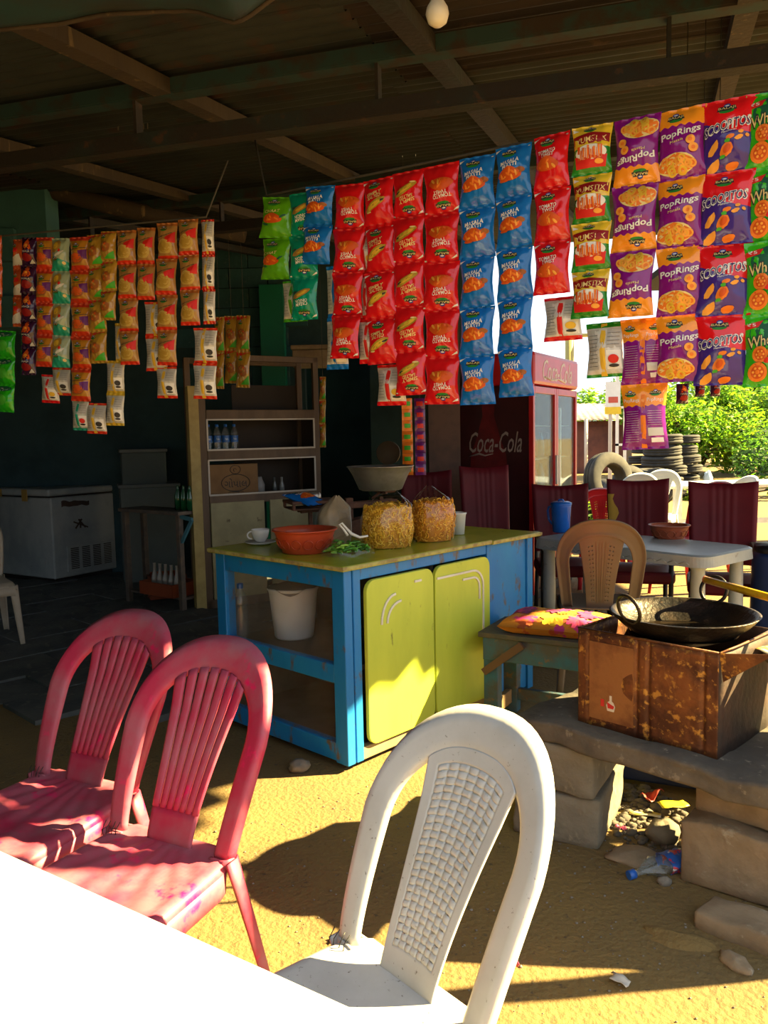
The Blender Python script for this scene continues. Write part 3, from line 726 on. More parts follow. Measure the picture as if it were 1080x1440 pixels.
rb = Vector((1.185, 2.315, 0))
rough_block('sandstone_block', 'tan sandstone block with pale stains on the earth beside the crushed bottle', rb.x, rb.y, .10, .50, .28, .20, TR_+.12, 8, M_blk2, group='stove blocks')
rough_block('sandstone_block', 'plain tan sandstone block under the slab, resting on the stained one', rb.x+.03, rb.y+.04, .272, .46, .25, .145, TR_+.05, 9, M_blk2, group='stove blocks')
rough_block('flat_stone', 'flat broken stone half sunk in the earth before the sandstone blocks', .985, 2.09, .02, .24, .13, .06, -.75, 11, M_blk2, 'stone', amp=.015)
stone('earth_mound', 'low rounded boulder top showing through the packed earth', (.79, 2.08, -.05), (.13, .06, .035), 14, M_ground, -.4)
stone('stone', 'small buried stone next to the flat broken stone', (.90, 1.97, -.012), (.03, .05, .018), 15, M_blk2, .3)
stone('pebble', 'round pale pebble touching the crushed bottle', (.845, 2.345, -.004), (.022, .018, .016), 16, M_stone)
stone('stone', 'rounded stone in the rubble under the slab', (.93, 2.60, 0), (.055, .05, .045), 17, M_blk)
stone('stone', 'flat reddish stone behind the crushed bottle', (.80, 2.50, -.01), (.09, .06, .02), 18, M_blk2)
# oil tin turned into a stove
M_tin = mat('rusted_oil_tin', (.20, .075, .025, 1), .55, .55, c2=(.075, .028, .016, 1), scale=7, lo=.40, hi=.58, c3=(.46, .24, .05, 1), scale3=34, lo3=.55, hi3=.64, bump=.45, bscale=30)
M_tinpan = mat('tin_print_panel', (.30, .14, .05, 1), .5, .45, c2=(.18, .075, .03, 1), scale=9, lo=.5, hi=.7, bump=.2)
M_soot = mat('sooty_tin', (.03, .02, .016, 1), .7, .3, c2=(.06, .03, .02, 1), scale=8, bump=.3)
ST = thing('oil_tin_stove', 'rusted square oil tin cut open as a stove under the wok', 'stove', TO, TR_)
tw, td, th_ = .475, .40, .325
m_ = MB()
def tinface(u, v):
    x = u*tw; z = v*th_; y = -.004*math.sin(PI*u)*math.sin(PI*v)
    for c in (.04, .215, .255, .43): y += .006*math.exp(-((x-c)/.006)**2)*(1 if .05 < v < .93 else 0)
    return Vector((x, y, z))
m_.grid(tinface, 95, 14); m_.build('front_sheet', M_tin, ST, solid=.002)
m_ = MB(); m_.grid(lambda u, v: Vector((tw+.003*math.sin(PI*u), u*td, v*th_)), 10, 8); m_.build('side_sheet', M_soot, ST, solid=.002)
m_ = MB(); m_.grid(lambda u, v: Vector((-.003*math.sin(PI*u), u*td, v*th_)), 10, 8); m_.build('side_sheet', M_tin, ST, solid=.002)
m_ = MB(); m_.grid(lambda u, v: Vector((u*tw, td, v*th_)), 10, 8); m_.build('back_sheet', M_soot, ST, solid=.002)
m_ = MB(); m_.bb(.045, .205, -.0045, -.003, .03, .29); m_.build('print_panel', M_tinpan, ST)
m_ = MB()
m_.prism([(-.012, -.018), (.012, -.018), (.016, .0), (.010, .012), (.004, .016), (.004, .034), (-.004, .034), (-.004, .016), (-.010, .012), (-.016, 0)], 0, .0008, 0, TR(.125, -.0052, .085) @ Matrix.Rotation(PI/2, 4, 'X'))
m_.prism([(-.010, -.014), (.010, -.014), (.013, -.004), (-.013, .006)], 0, .0012, 1, TR(.125, -.0052, .09) @ Matrix.Rotation(PI/2, 4, 'X'))
m_.prism([(-.006, -.012), (.006, -.012), (.006, .012), (-.006, .012)], 0, .0012, 1, TR(.095, -.0052, .09) @ Matrix.Rotation(PI/2, 4, 'X'))
m_.build('printed_emblem', [mat('print_cream', (.7, .62, .5, 1), .5), mat('print_red', (.6, .02, .02, 1), .5)], ST)
m_ = MB(); m_.tube([(tw, 0, th_), (tw+.01, .10, th_+.002), (tw+.012, td, th_)], .004, 6); m_.tube([(0, 0, th_), (tw, 0, th_)], .004, 6); m_.tube([(0, 0, th_), (0, td, th_)], .004, 6); m_.build('rolled_rim', M_tin, ST)
m_ = MB(); m_.add([(tw, -.001, th_), (tw+.15, .02, th_+.02), (tw+.005, .02, th_-.09)], [(0, 1, 2)]); m_.build('bent_flap', M_tin, ST, solid=.002)
m_ = MB(); m_.bb(.01, tw-.01, .01, td-.01, .18, .22); m_.build('ember_bed', M_soot, ST)
# iron wok
M_wok = mat('blackened_iron', (.022, .02, .018, 1), .42, .7, c2=(.05, .035, .025, 1), scale=9, c3=(.16, .10, .06, 1), scale3=30, lo3=.62, hi3=.7, bump=.35, bscale=60)
q = TO+TA*.262+TB*.215
WK = thing('iron_wok', 'blackened iron wok with two ring handles seated in the oil tin', 'wok', (q.x, q.y, .745+.005), .0)
R = .232
m_ = MB(); pr = []
for i in range(13): t = i/12; pr.append((R*(math.sin(t*1.05)/math.sin(1.05)), -.055+.105*(1-math.cos(t*1.05))/(1-math.cos(1.05))))
pr2 = [(r*.975, z+.004) for r, z in pr[::-1]]
m_.lathe(pr+[(R+.004, .053)]+pr2, 56); m_.build('pan', M_wok, WK)
def ring(ax):
    m_ = MB(); c = Vector((math.cos(ax), math.sin(ax), 0)); t = Vector((-c.y, c.x, 0))
    m_.tube([c*(R-.006+.014*(1-math.cos(a)))+t*(.045*math.sin(a))+Vector((0, 0, .088+.045*-math.cos(a))) for a in [2*PI*i/24 for i in range(24)]], .0065, 8, closed=True)
    m_.build('ring_handle', M_wok, WK)
ring(math.radians(207)); ring(math.radians(45))
m_ = MB(); m_.lathe([(0, -.012), (R*.74, -.012)], 40); m_.build('old_oil', mat('burnt_oil', (.015, .010, .006, 1), .15), WK)
# yellow wooden handle of the ladle resting over the wok
T = thing('ladle', 'yellow painted wooden ladle handle resting above the wok', 'ladle', P(992, 815, 2.72))
a_ = P(992, 815, 2.72); b_ = P(1110, 848, 2.45); c_ = P(1230, 900, 2.25)
m_ = MB(); m_.tube([Vector((0, 0, 0)), b_-a_, c_-a_], [.0125, .014, .013], 12); m_.build('handle', mat('yellow_gloss', (.62, .34, .01, 1), .3, c2=(.5, .24, .01, 1), scale=30), T)
m_ = MB(); m_.lathe([(0, -.0), (.0128, .0), (.0128, .004), (0, .004)], 12, mtx=Matrix.Translation(Vector((0, 0, 0))) @ (a_-b_).to_track_quat('Z', 'Y').to_matrix().to_4x4()); m_.build('worn_tip', mat('worn_red', (.4, .06, .02, 1), .5), T)
m_ = MB(); m_.tube([c_-a_, c_-a_+Vector((.05, .05, -.22))], .006, 8); m_.lathe([(0, -.02), (.05, -.01), (.06, .01), (.055, .012), (.045, -.004), (0, -.012)], 20, mtx=Matrix.Translation(c_-a_+Vector((.05, .05, -.235)))); m_.build('scoop', M_steel, T)
# side stand with a board on the right
tb = G(1040, 930, .70)
T = thing('work_stand', 'dark work stand with a thick board edge standing right of the oil tin', 'table', (1.62, 2.305, 0), -.10)
m_ = MB(); m_.bb(-.43, .28, -.24, .22, .655, .69); m_.build('board', mat('greasy_board', (.28, .25, .19, 1), .6, c2=(.18, .15, .1, 1)), T, bevel=.008)
for sx in (-.12, .24):
    for sy in (-.16, .18): m_ = MB(); m_.bb(sx-.02, sx+.02, sy-.02, sy+.02, 0, .655); m_.build('leg', M_soot, T)
m_ = MB(); m_.bb(-.14, .26, -.225, -.21, .05, .655); m_.bb(.255, .27, -.21, .20, .05, .655); m_.build('shade_panel', M_soot, T)  # unseen panels added to the stand to keep sun off the earth
T = thing('paper_sheet', 'oily yellow-stained paper lying on the board of the work stand', 'paper', (1.33, 2.42, .692), .3)
m_ = MB(); m_.grid(lambda u, v: Vector(((u-.5)*.3, (v-.5)*.22, .004+.010*noise.noise(Vector((u*3, v*3, 1)))+.008)), 12, 10); m_.build('sheet', mat('oily_paper', (.75, .66, .42, 1), .6, c2=(.66, .42, .05, 1), scale=9, lo=.5, hi=.56), T, solid=.001)
# blue soft-drink board under the slab
T = thing('drinks_crate', 'dark blue drinks crate with upside-down lettering stored under the slab', 'crate', (1.20, 3.06, 0), -.42)
m_ = MB(); m_.bb(-.30, .26, -.12, .12, .02, .27); m_.build('crate_body', mat('pepsi_blue', (.008, .018, .075, 1), .4, c2=(.006, .014, .06, 1)), T, bevel=.01)
m_ = MB(); m_.bb(.22, .266, -.126, .126, .0, .275); m_.build('corner_post', mat('pepsi_edge', (.01, .07, .28, 1), .4), T, bevel=.008)
m_ = MB(); put_text(m_, 'pepsi', (-.175, -.1225, .215), (-1, 0, 0), (0, 0, -1), .26, .065); m_.build('lettering', mat('faded_letter', (.32, .33, .36, 1), .5), T)
m_ = MB()
for k, (y0, y1) in enumerate(((-1, -.22), (-.22, .22), (.22, 1))):
    pts = []
    cl = lambda x: max(-1, min(1, x))
    for i in range(13): x = -1+2*i/12; hh = math.sqrt(max(0, 1-x*x)); pts.append((x, max(-hh, min(hh, y0+(.18*math.sin(x*3) if y0 > -1 else 0)))))
    for i in range(13): x = 1-2*i/12; hh = math.sqrt(max(0, 1-x*x)); pts.append((x, max(-hh, min(hh, y1+(.18*math.sin(x*3) if y1 < 1 else 0)))))
    m_.add([(.005+p_[0]*.045, -.1228, .195+p_[1]*.045) for p_ in pts], [tuple(range(26))], k)
m_.build('round_emblem', [mat('emblem_red', (.42, .03, .03, 1), .4), mat('emblem_white', (.5, .5, .5, 1), .4), mat('emblem_navy', (.25, .26, .3, 1), .4)], T)
def litter(name, label, p, w_, h_, rz, mt, cat='litter', z=.004, curl=.01):
    m_ = MB(); m_.grid(lambda u, v: Vector(((u-.5)*w_, (v-.5)*h_, curl*noise.noise(Vector((u*2, v*2, w_*99)))+curl*.6)), 6, 4); o = m_.build(name, mt, solid=.0012)
    o.location = (p.x, p.y, z); o.rotation_euler = (0, 0, rz); return tag(o, label, cat)
litter('wrapper', 'yellow and white torn wrapper strip on dirt by the concrete block', G(907, 1148), .11, .032, -.35, mat('wrap_yellow', (.6, .5, .08, 1), .4, c2=(.6, .6, .55, 1), scale=24))
litter('wrapper', 'bright yellow paper scrap before the blue crate', Vector((1.03, 2.78, 0)), .10, .05, .15, mat('scrap_yellow', (.75, .62, .02, 1), .5), z=.04)
litter('ticket', 'small grey paper ticket on the sunlit strip of earth', G(872, 1383), .045, .03, -.7, mat('paper_grey', (.5, .47, .42, 1), .7))
litter('petal_scrap', 'crumpled pink scrap on the earth behind the white chair', G(717, 1362), .045, .025, .2, mat('pink_scrap', (.5, .06, .16, 1), .6), curl=.03)
litter('petal_scrap', 'tiny magenta scrap among the rubble under the slab', G(873, 1170), .03, .03, .2, mat('pink_scrap', (.5, .06, .16, 1), .6), curl=.02)
litter('leaf_scrap', 'small orange-red scrap on the sunlit earth beneath the white chair', G(482, 1318), .035, .022, .3, mat('orange_scrap', (.6, .12, .01, 1), .6))
litter('wrapper', 'crumpled red wrapper in the rubble heap', Vector((.98, 2.86, 0)), .09, .04, .6, mat('red_scrap', (.4, .05, .03, 1), .5), z=.03, curl=.03)
# rubble heap under the slab and loose grit
def scatter(name, label, cx, cy, rx, ry, n, s0, s1, mt, seed):
    rnd = random.Random(seed); m_ = MB()
    for i in range(n):
        a = rnd.random()*6.283; rr = math.sqrt(rnd.random()); x, y = cx+rx*rr*math.cos(a), cy+ry*rr*math.sin(a); r = rnd.uniform(s0, s1)*rnd.random()**.5+s0*.4
        m_.blob((x, y, gz(x, y)+r*.3), (r, r*rnd.uniform(.6, 1), r*.6), i*.37+seed, 3, .5, mat=0)
    o = m_.build(name, mt, kind='stuff'); o['label'] = label; o['category'] = 'gravel'; return o
scatter('rubble', 'dark earth rubble and grit heaped under the slab', .93, 2.78, .16, .30, 420, .006, .026, M_slab, 3)
scatter('grit', 'loose grit scattered over the packed earth', .25, 2.3, 1.1, .9, 800, .0015, .006, M_stone, 5)
# crushed drink bottle
q = G(935, 1228)
T = thing('crushed_bottle', 'crushed clear drink bottle with blue cap and red label on the earth', 'bottle', (q.x+.0, q.y+.01, .0), math.radians(200))
m_ = MB()
def cb(u, v):
    x = lerp(-.085, .115, v); r = .036 if v < .6 else lerp(.036, .011, min(1, (v-.6)/.28))
    th = 2*PI*u; k = 1+.28*noise.noise(Vector((math.cos(th)*1.6, math.sin(th)*1.6, v*7)))
    return Vector((x, r*k*1.15*math.cos(th), .030+r*k*.75*math.sin(th)-.004-(.012*max(0, v-.6)*2)))
m_.grid(cb, 24, 26); m_.build('bottle_body', M_pet, T)
m_ = MB(); m_.grid(lambda u, v: cb(u, lerp(.08, .42, v))+(cb(u, lerp(.08, .42, v))-Vector((lerp(-.085, .115, lerp(.08, .42, v)), 0, .026)))*.03, 24, 10); m_.build('label_band', mat('bottle_label', (.02, .10, .40, 1), .4, c2=(.55, .03, .03, 1), scale=22, lo=.52, hi=.55, c3=(.7, .7, .7, 1), scale3=30, lo3=.6, hi3=.62), T)
m_ = MB(); m_.tube([(.112, 0, .018), (.135, 0, .016)], .0145, 14); m_.build('cap', mat('cap_blue', (.02, .12, .5, 1), .4), T)

# ================================================================== BENCH
M_bench = mat('worn_blue_wood', (.02, .11, .17, 1), .7, c2=(.06, .06, .055, 1), scale=6, lo=.4, hi=.6, c3=(.16, .09, .04, 1), scale3=18, lo3=.56, hi3=.64, bump=.3)
M_benchtop = mat('greasy_bench_top', (.045, .05, .045, 1), .7, c2=(.1, .07, .045, 1), scale=7, bump=.3)
bO = G(657, 887, .47); bE = G(812, 904, .47); bd = (bE-bO); bd.z = 0; bd.normalize()
bO = bO+Vector((.035, -.035, 0))
BN = thing('wooden_bench', 'worn blue wooden bench pressed against the counter with a cushion on it', 'bench', (bO.x+.012, bO.y+.012, 0), math.atan2(bd.y, bd.x))
bl, bw = .98, .36
bx('seat_board', M_benchtop, BN, (0, bl, 0, bw*.5-.003, .445, .47)); bx('seat_board', M_benchtop, BN, (0, bl, bw*.5+.003, bw, .445, .47))
for x in (.02, bl-.09):
    for y in (.02, bw-.08): bx('leg', M_bench, BN, (x, x+.07, y, y+.06, 0, .445))
bx('apron', M_bench, BN, (.02, bl-.02, .012, .03, .335, .445)); bx('apron', M_bench, BN, (.02, bl-.02, bw-.03, bw-.012, .335, .445))
bx('apron', M_bench, BN, (.028, .05, .03, bw-.03, .335, .445))
bx('stretcher', mat('bare_wood_rail', (.30, .2, .1, 1), .8, c2=(.2, .13, .06, 1)), BN, (.035, .065, .08, bw-.08, .05, .12)); bx('stretcher', M_bench, BN, (.06, bl-.06, bw-.06, bw-.03, .06, .12))
m_ = MB(); m_.beam((.03, .0, .28), (.22, .0, .43), .02, .035); m_.build('brace', mat('brace_wood', (.12, .06, .03, 1), .8), BN)
# cushion
Mc = mat('floral_cushion_cloth', (.62, .22, .015, 1), .85, c2=(.50, .08, .02, 1), scale=11, lo=.52, hi=.56, c3=(.58, .03, .22, 1), scale3=9, lo3=.555, hi3=.58, bump=.25, bscale=25)
CB = thing('seat_cushion', 'orange and magenta floral cushion lying on the blue bench', 'cushion', BN.matrix_world.translation if False else (0, 0, 0))
cb_ = Vector((bO.x+.012, bO.y+.012, .47))+bd*.34+Vector((-bd.y, bd.x, 0))*.185
CB.location = cb_; CB.rotation_euler = (0, 0, math.atan2(bd.y, bd.x)+.04)
def cush(u, v):
    x, y = u*2-1, v*2-1; 
    r = (1-abs(x)**4)*(1-abs(y)**4); h_ = .05*max(0, r)**.45
    px_, py_ = .255*x*(1-.04*(1-abs(y))), .165*y*(1-.06*(1-abs(x)))
    return px_, py_, h_*(1+.22*noise.noise(Vector((x*2, y*2, 3)))+.12*noise.noise(Vector((x*6, y*6, 1))))
m_ = MB(); m_.grid(lambda u, v: Vector((cush(u, v)[0], cush(u, v)[1], .034+cush(u, v)[2])), 36, 28); m_.grid(lambda u, v: Vector((cush(u, v)[0], cush(u, v)[1], .034-min(.032, cush(u, v)[2]))), 36, 28)
cbo = m_.build('cushion_cover', Mc, CB, merge=True)
# printed flowers, star-shaped patches following the cloth
fm = [mat('flower_magenta', (.50, .02, .20, 1), .85, c2=(.62, .06, .12, 1), scale=30), mat('flower_yellow', (.78, .48, .02, 1), .85), mat('flower_plum', (.25, .03, .14, 1), .85)]
m_ = MB(); rnd = random.Random(12)
for i in range(15):
    u0, v0 = rnd.uniform(.12, .88), rnd.uniform(.08, .9); R_ = rnd.uniform(.06, .13); pet = rnd.choice((6, 8, 10)); k = i % 3; vs = []; fs = []
    for r_ in range(4):
        for j in range(40):
            a = 2*PI*j/40; rr = R_*(r_/3)*(.62+.38*abs(math.cos(a*pet/2)))
            u_, v_ = min(.985, max(.015, u0+rr*math.cos(a))), min(.985, max(.015, v0+rr*1.4*math.sin(a)))
            c = cush(u_, v_); vs.append((c[0], c[1], .034+c[2]+.0016+.0002*i))
    for r_ in range(3):
        for j in range(40): fs.append((r_*40+j, r_*40+(j+1) % 40, (r_+1)*40+(j+1) % 40, (r_+1)*40+j))
    m_.add(vs, fs, k, True)
m_.build('flower_print', fm, cbo, kind='stuff')

# ================================================================== TABLES AND CHAIRS BEHIND
M_ptab = mat('grey_plastic_table', (.36, .39, .38, 1), .35, c2=(.30, .33, .32, 1), scale=5, c3=(.22, .22, .2, 1), scale3=18, lo3=.64, hi3=.7)
M_ptab2 = mat('cream_plastic_table', (.46, .42, .35, 1), .45, c2=(.38, .34, .28, 1), scale=5)
def plastic_table(label, loc, rz, lx, ly, mt, cover=None):
    T = thing('plastic_table', label, 'table', loc, rz)
    m_ = MB(); o_ = rrect(lx, ly, .09, 8); i_ = rrect(lx-.03, ly-.03, .08, 8); n = len(o_)
    rows = [(i_, .735), (o_, .728), (o_, .712), ([(x*1.006, y*1.01) for x, y in o_], .672)]
    vs = []
    for pl_, z in rows: vs += [(x, y, z) for x, y in pl_]
    fs = [tuple(range(n))]
    for r_ in range(3):
        for j in range(n): fs.append((r_*n+j, (r_+1)*n+j, (r_+1)*n+(j+1) % n, r_*n+(j+1) % n))
    m_.add(vs, fs, 0, False); m_.build('tabletop', mt, T, solid=.006)
    m_ = MB(); cnt = int(lx/.075)
    for sy in (-1, 1):
        for i in range(cnt):
            x = -lx/2+.12+i*(lx-.24)/max(1, cnt-1)
            m_.tube([(x-.03, sy*(ly/2+.0035), .684), (x, sy*(ly/2+.0035), .70), (x+.03, sy*(ly/2+.0035), .684)], .003, 5)
    m_.build('rim_moulding', mt, T, kind='stuff')
    for sx in (-1, 1):
        for sy in (-1, 1):
            m_ = MB(); x, y = sx*(lx/2-.085), sy*(ly/2-.075)
            m_.lathe([(.044, .69), (.044, .66), (.036, .65), (.040, .4), (.030, 0)], 16, mtx=TR(x, y, 0), cap1=True); m_.build('leg', mt, T)
    return T
p0 = G(752, 757, .735); p1 = G(985, 783, .735); ex = (p1-p0); ex.z = 0; ex.normalize(); ey = Vector((-ex.y, ex.x, 0))
tx, ty = 1.18, .56
c = p0+ex*(tx/2-.03)+ey*(ty/2); tabr = math.atan2(ex.y, ex.x)
plastic_table('grey plastic table with moulded rim holding a blue jug and clay-red bowl', (c.x, c.y, 0), tabr, tx, ty, M_ptab)
T = thing('water_jug', 'bright blue plastic water jug on the grey plastic table', 'jug', (G(789, 748, .735).x, G(789, 748, .735).y, .735), math.radians(150))
Mj = mat('blue_plastic', (.01, .13, .55, 1), .3, c2=(.01, .10, .45, 1))
m_ = MB(); m_.lathe([(0, .0), (.052, .0), (.056, .006), (.066, .17), (.068, .185), (0, .187)], 28); m_.build('jug_body', Mj, T)
m_ = MB(); m_.lathe([(.070, .183), (.070, .196), (.05, .205), (0, .207)], 28); m_.tube([(-.02, 0, .205), (-.01, 0, .217), (.01, 0, .217), (.02, 0, .205)], .006, 6); m_.build('lid', Mj, T)
m_ = MB(); m_.tube([(.062, 0, .17), (.085, 0, .165), (.092, 0, .14), (.084, 0, .08), (.06, 0, .05)], .008, 8); m_.build('handle', Mj, T)
q = G(941, 757, .735)
basin('clay-red plastic bowl on the grey plastic table', (q.x, q.y, .735), .125, .085, mat('clay_red_plastic', (.40, .10, .04, 1), .4, c2=(.32, .07, .03, 1)))
q = P(845, 870, 4.15)
plastic_chair('plastic_chair', 'taupe plastic chair with perforated back tucked to the grey table', 'perf', M_brown, (1.17, 4.33, 0), face(.22, .97), H=.95)
q = P(650, 742, 5.35)
plastic_table('cream plastic table with moulded rim behind the lime counter', (.36, 5.28, 0), -.05, .98, .60, M_ptab2)
M_mar = mat('maroon_rexine', (.115, .005, .012, 1), .55, c2=(.09, .004, .010, 1), scale=4, spec=.25)
M_tan = mat('tan_armrest', (.20, .15, .10, 1), .5)
M_dk = mat('dark_chair_frame', (.03, .025, .022, 1), .5, .3)
def maroon_chair(label, pxc, ytop, Y, wpx, fx, fy, H=1.05, torn=False):
    p_ = P(pxc, ytop, Y); T = thing('upholstered_chair', label, 'chair', (p_.x+fx*.22, p_.y+fy*.22, 0), face(fx, fy), 'maroon upholstered chairs')
    H = p_.z; W = wpx*Y/FPX; z0 = .52; bh = H-z0
    m_ = MB()
    def bk(u, v, sd):
        x = (u-.5)*W*(1-.08*(1-v)); z = z0+bh*v - .02*(1-(2*u-1)**2)*(v > .96)
        y = -.24-.10*v-.025*(1-(2*u-1)**2)
        fl = 0
        if abs(u-.5) < .2: fl = .004*abs(math.sin((u-.3)/.4*4*PI))
        e = min(1, min(u, 1-u, v, 1-v)/.06)
        return Vector((x, y+sd*(.006+.020*e**.5)+(fl*(sd > 0)*min(1, e)), z))
    m_.grid(lambda u, v: bk(u, v, 1), 48, 16); m_.grid(lambda u, v: bk(1-u, v, -1), 48, 16)
    back = m_.build('backrest', M_mar, T)
    if torn:
        m_ = MB(); m_.grid(lambda u, v: bk(lerp(.86+.05*math.sin(v*9), .985, u), lerp(.30, .80, v), 1)+Vector((0, .003, 0)), 5, 8); m_.build('torn_foam', mat('yellow_foam', (.38, .24, .03, 1), .9), back)
    m_ = MB(); m_.prism(rrect(W, .44, .05), .40, .48); m_.build('seat', M_mar, T, bevel=.02)
    for sx in (-1, 1):
        m_ = MB(); m_.tube([(sx*(W/2-.03), -.20, .42), (sx*(W/2-.02), -.26, 0)], .016, 8); m_.tube([(sx*(W/2-.02), -.20, .42), (sx*(W/2-.03), -.30, .60)], .014, 8); m_.build('rear_leg', M_dk, T)
        m_ = MB(); m_.tube([(sx*(W/2-.03), .20, .62), (sx*(W/2-.03), .20, 0)], .016, 8); m_.build('front_leg', M_dk, T)
        m_ = MB(); m_.beam((sx*(W/2-.03), -.30, .66), (sx*(W/2-.025), .24, .64), .05, .03); m_.build('armrest', M_tan, T, bevel=.01)
    return T
maroon_chair('maroon upholstered chair with fluted back behind the snack bags', 601, 662, 6.45, 74, .05, -1)
maroon_chair('maroon upholstered chair before the side panel of the drinks fridge', 685, 655, 5.98, 72, .1, -1)
maroon_chair('maroon upholstered chair behind the blue water jug', 790, 681, 5.85, 80, -.1, -1)
maroon_chair('maroon upholstered chair with torn yellow foam at its back edge', 898, 674, 5.55, 86, -.25, -.97, torn=True)
maroon_chair('maroon upholstered chair behind the free end of the grey table', 1018, 678, 5.1, 94, -.35, -.94)
plastic_chair('plastic_chair', 'red plastic chair beyond the gap between two maroon chairs', 'perf', M_red, (2.0, 7.2, 0), face(-.2, -.98), 'red plastic chairs', H=.84)
plastic_chair('plastic_chair', 'red plastic chair turned sideways behind the torn maroon chair', 'perf', M_red, (2.62, 6.75, 0), face(-.80, -.60), 'red plastic chairs', H=.92)
for k, (px_, yy) in enumerate(((888, 8.1), (922, 8.75))):
    p_ = P(px_, 690, yy)
    plastic_chair('plastic_chair', ('white plastic chair out in the sun behind the torn maroon chair', 'white plastic chair in the sun between the red chair and the tyres')[k], 'perf', M_wht, (p_.x, p_.y, 0), face(-.5, -.86), 'sunlit white chairs', H=.93)
p_ = P(958, 690, 7.9); plastic_chair('plastic_chair', 'white plastic chair tilted back in the sun behind the red chair', 'plain', M_wht, (p_.x+.35, p_.y+.1, 0), face(-.9, -.2), 'sunlit white chairs', H=.9)
plastic_chair('plastic_chair', 'beige plastic chair on the stone floor before the freezer', 'perf', M_beige, (-2.84, 5.48, 0), face(.55, -.83), H=.9)
# long white table out in the sun
q = G(1060, 682, .76)
T = thing('plastic_table', 'long white table in the sun behind the maroon chairs', 'table', (5.2, 9.6, 0), .03)
m_ = MB(); m_.bb(-1.9, 1.9, -.4, .4, .72, .76); m_.build('tabletop', M_wht, T, bevel=.01)
for sx in (-1.8, 1.8):
    for sy in (-.33, .33): m_ = MB(); m_.bb(sx-.04, sx+.04, sy-.04, sy+.04, 0, .72); m_.build('leg', M_wht, T)
m_ = MB(); m_.bb(-1.8, 1.8, -.36, -.33, .30, .36); m_.build('stretcher', M_wht, T)
# blue water drum and dark bag at the right edge
T = thing('water_drum', 'dark blue plastic drum at the right behind the grey table', 'drum', (2.28, 4.52, 0))
m_ = MB(); m_.lathe([(0, 0), (.15, 0), (.16, .02), (.165, .3), (.16, .32), (.165, .34), (.16, .66), (.14, .70), (0, .70)], 28); m_.build('drum_body', mat('navy_plastic', (.01, .03, .13, 1), .4), T)
m_ = MB(); m_.lathe([(.146, .69), (.15, .70), (.15, .73), (.05, .74), (0, .74)], 28); m_.build('lid', mat('black_lid', (.01, .01, .012, 1), .4), T)

# ================================================================== HANGING SNACK PACKETS
def foil(name, c1, c2=None, v0=.5, slope=0.0, amp=0.0, freq=20.0, c3=None, v1=None, rough=.2):
    """printed film; colour fields divided along the packet's own height and width"""
    if name in MATS: return MATS[name]
    M_ = bpy.data.materials.new(name); M_.use_nodes = True; nt = M_.node_tree; N = nt.nodes; L_ = nt.links; b = N['Principled BSDF']
    b.inputs['Roughness'].default_value = rough; b.inputs['Coat Weight'].default_value = .5; b.inputs['Coat Roughness'].default_value = .05; b.inputs['Specular IOR Level'].default_value = .3
    uv = N.new('ShaderNodeUVMap'); sp = N.new('ShaderNodeSeparateXYZ'); L_.new(uv.outputs[0], sp.inputs[0])
    def math_(op, a, bv):
        n = N.new('ShaderNodeMath'); n.operation = op
        for i, x in enumerate((a, bv)):
            if isinstance(x, (int, float)): n.inputs[i].default_value = x
            elif x is not None: L_.new(x, n.inputs[i])
        return n.outputs[0]
    nz = N.new('ShaderNodeTexNoise'); nz.inputs['Scale'].default_value = 5; L_.new(uv.outputs[0], nz.inputs['Vector'])
    cur = N.new('ShaderNodeMix'); cur.data_type = 'RGBA'; cur.inputs[6].default_value = c1; cur.inputs[7].default_value = tuple(x*.82 for x in c1[:3])+(1,); L_.new(nz.outputs['Fac'], cur.inputs[0]); out = cur.outputs[2]
    if c2:
        w_ = math_('MULTIPLY', math_('SINE', math_('MULTIPLY', sp.outputs[0], freq), None), amp)
        t = math_('ADD', math_('ADD', sp.outputs[1], w_), math_('MULTIPLY', sp.outputs[0], slope))
        m1 = N.new('ShaderNodeMix'); m1.data_type = 'RGBA'; L_.new(math_('GREATER_THAN', t, v0), m1.inputs[0]); L_.new(out, m1.inputs[6]); m1.inputs[7].default_value = c2; out = m1.outputs[2]
    if c3:
        m1 = N.new('ShaderNodeMix'); m1.data_type = 'RGBA'; L_.new(math_('GREATER_THAN', v1, sp.outputs[1]), m1.inputs[0]); L_.new(out, m1.inputs[6]); m1.inputs[7].default_value = c3; out = m1.outputs[2]
    L_.new(out, b.inputs['Base Color']); MATS[name] = M_; return M_
def ink(name, c, rough=.4): return mat('ink_'+name, c, rough, spec=.25)
I_w = ink('white', (.80, .80, .78, 1)); I_y = ink('cream', (.78, .62, .25, 1)); I_g = ink('green', (.02, .22, .03, 1)); I_dk = ink('dark', (.03, .028, .03, 1)); I_bl = ink('blue', (.03, .05, .35, 1))
I_or = ink('orange', (.78, .20, .02, 1)); I_or2 = ink('light_orange', (.85, .36, .05, 1)); I_rd = ink('red', (.62, .02, .015, 1)); I_ye = ink('yellow', (.72, .45, .04, 1)); I_ol = ink('olive', (.40, .27, .03, 1))
I_tn = ink('tan', (.38, .22, .045, 1)); I_gr = ink('grey', (.42, .42, .41, 1)); I_lg = ink('light_grey', (.62, .62, .60, 1)); I_pu = ink('purple', (.12, .015, .17, 1)); I_navy = ink('navy', (.02, .015, .12, 1)); I_br = ink('brown', (.30, .10, .02, 1))
I_lgr = ink('leaf_green', (.06, .40, .03, 1)); I_dg = ink('deep_green', (.01, .10, .05, 1)); I_mar = ink('maroon', (.25, .008, .01, 1)); I_dko = ink('burnt_orange', (.60, .09, .01, 1)); I_teal = ink('teal', (.01, .30, .20, 1))
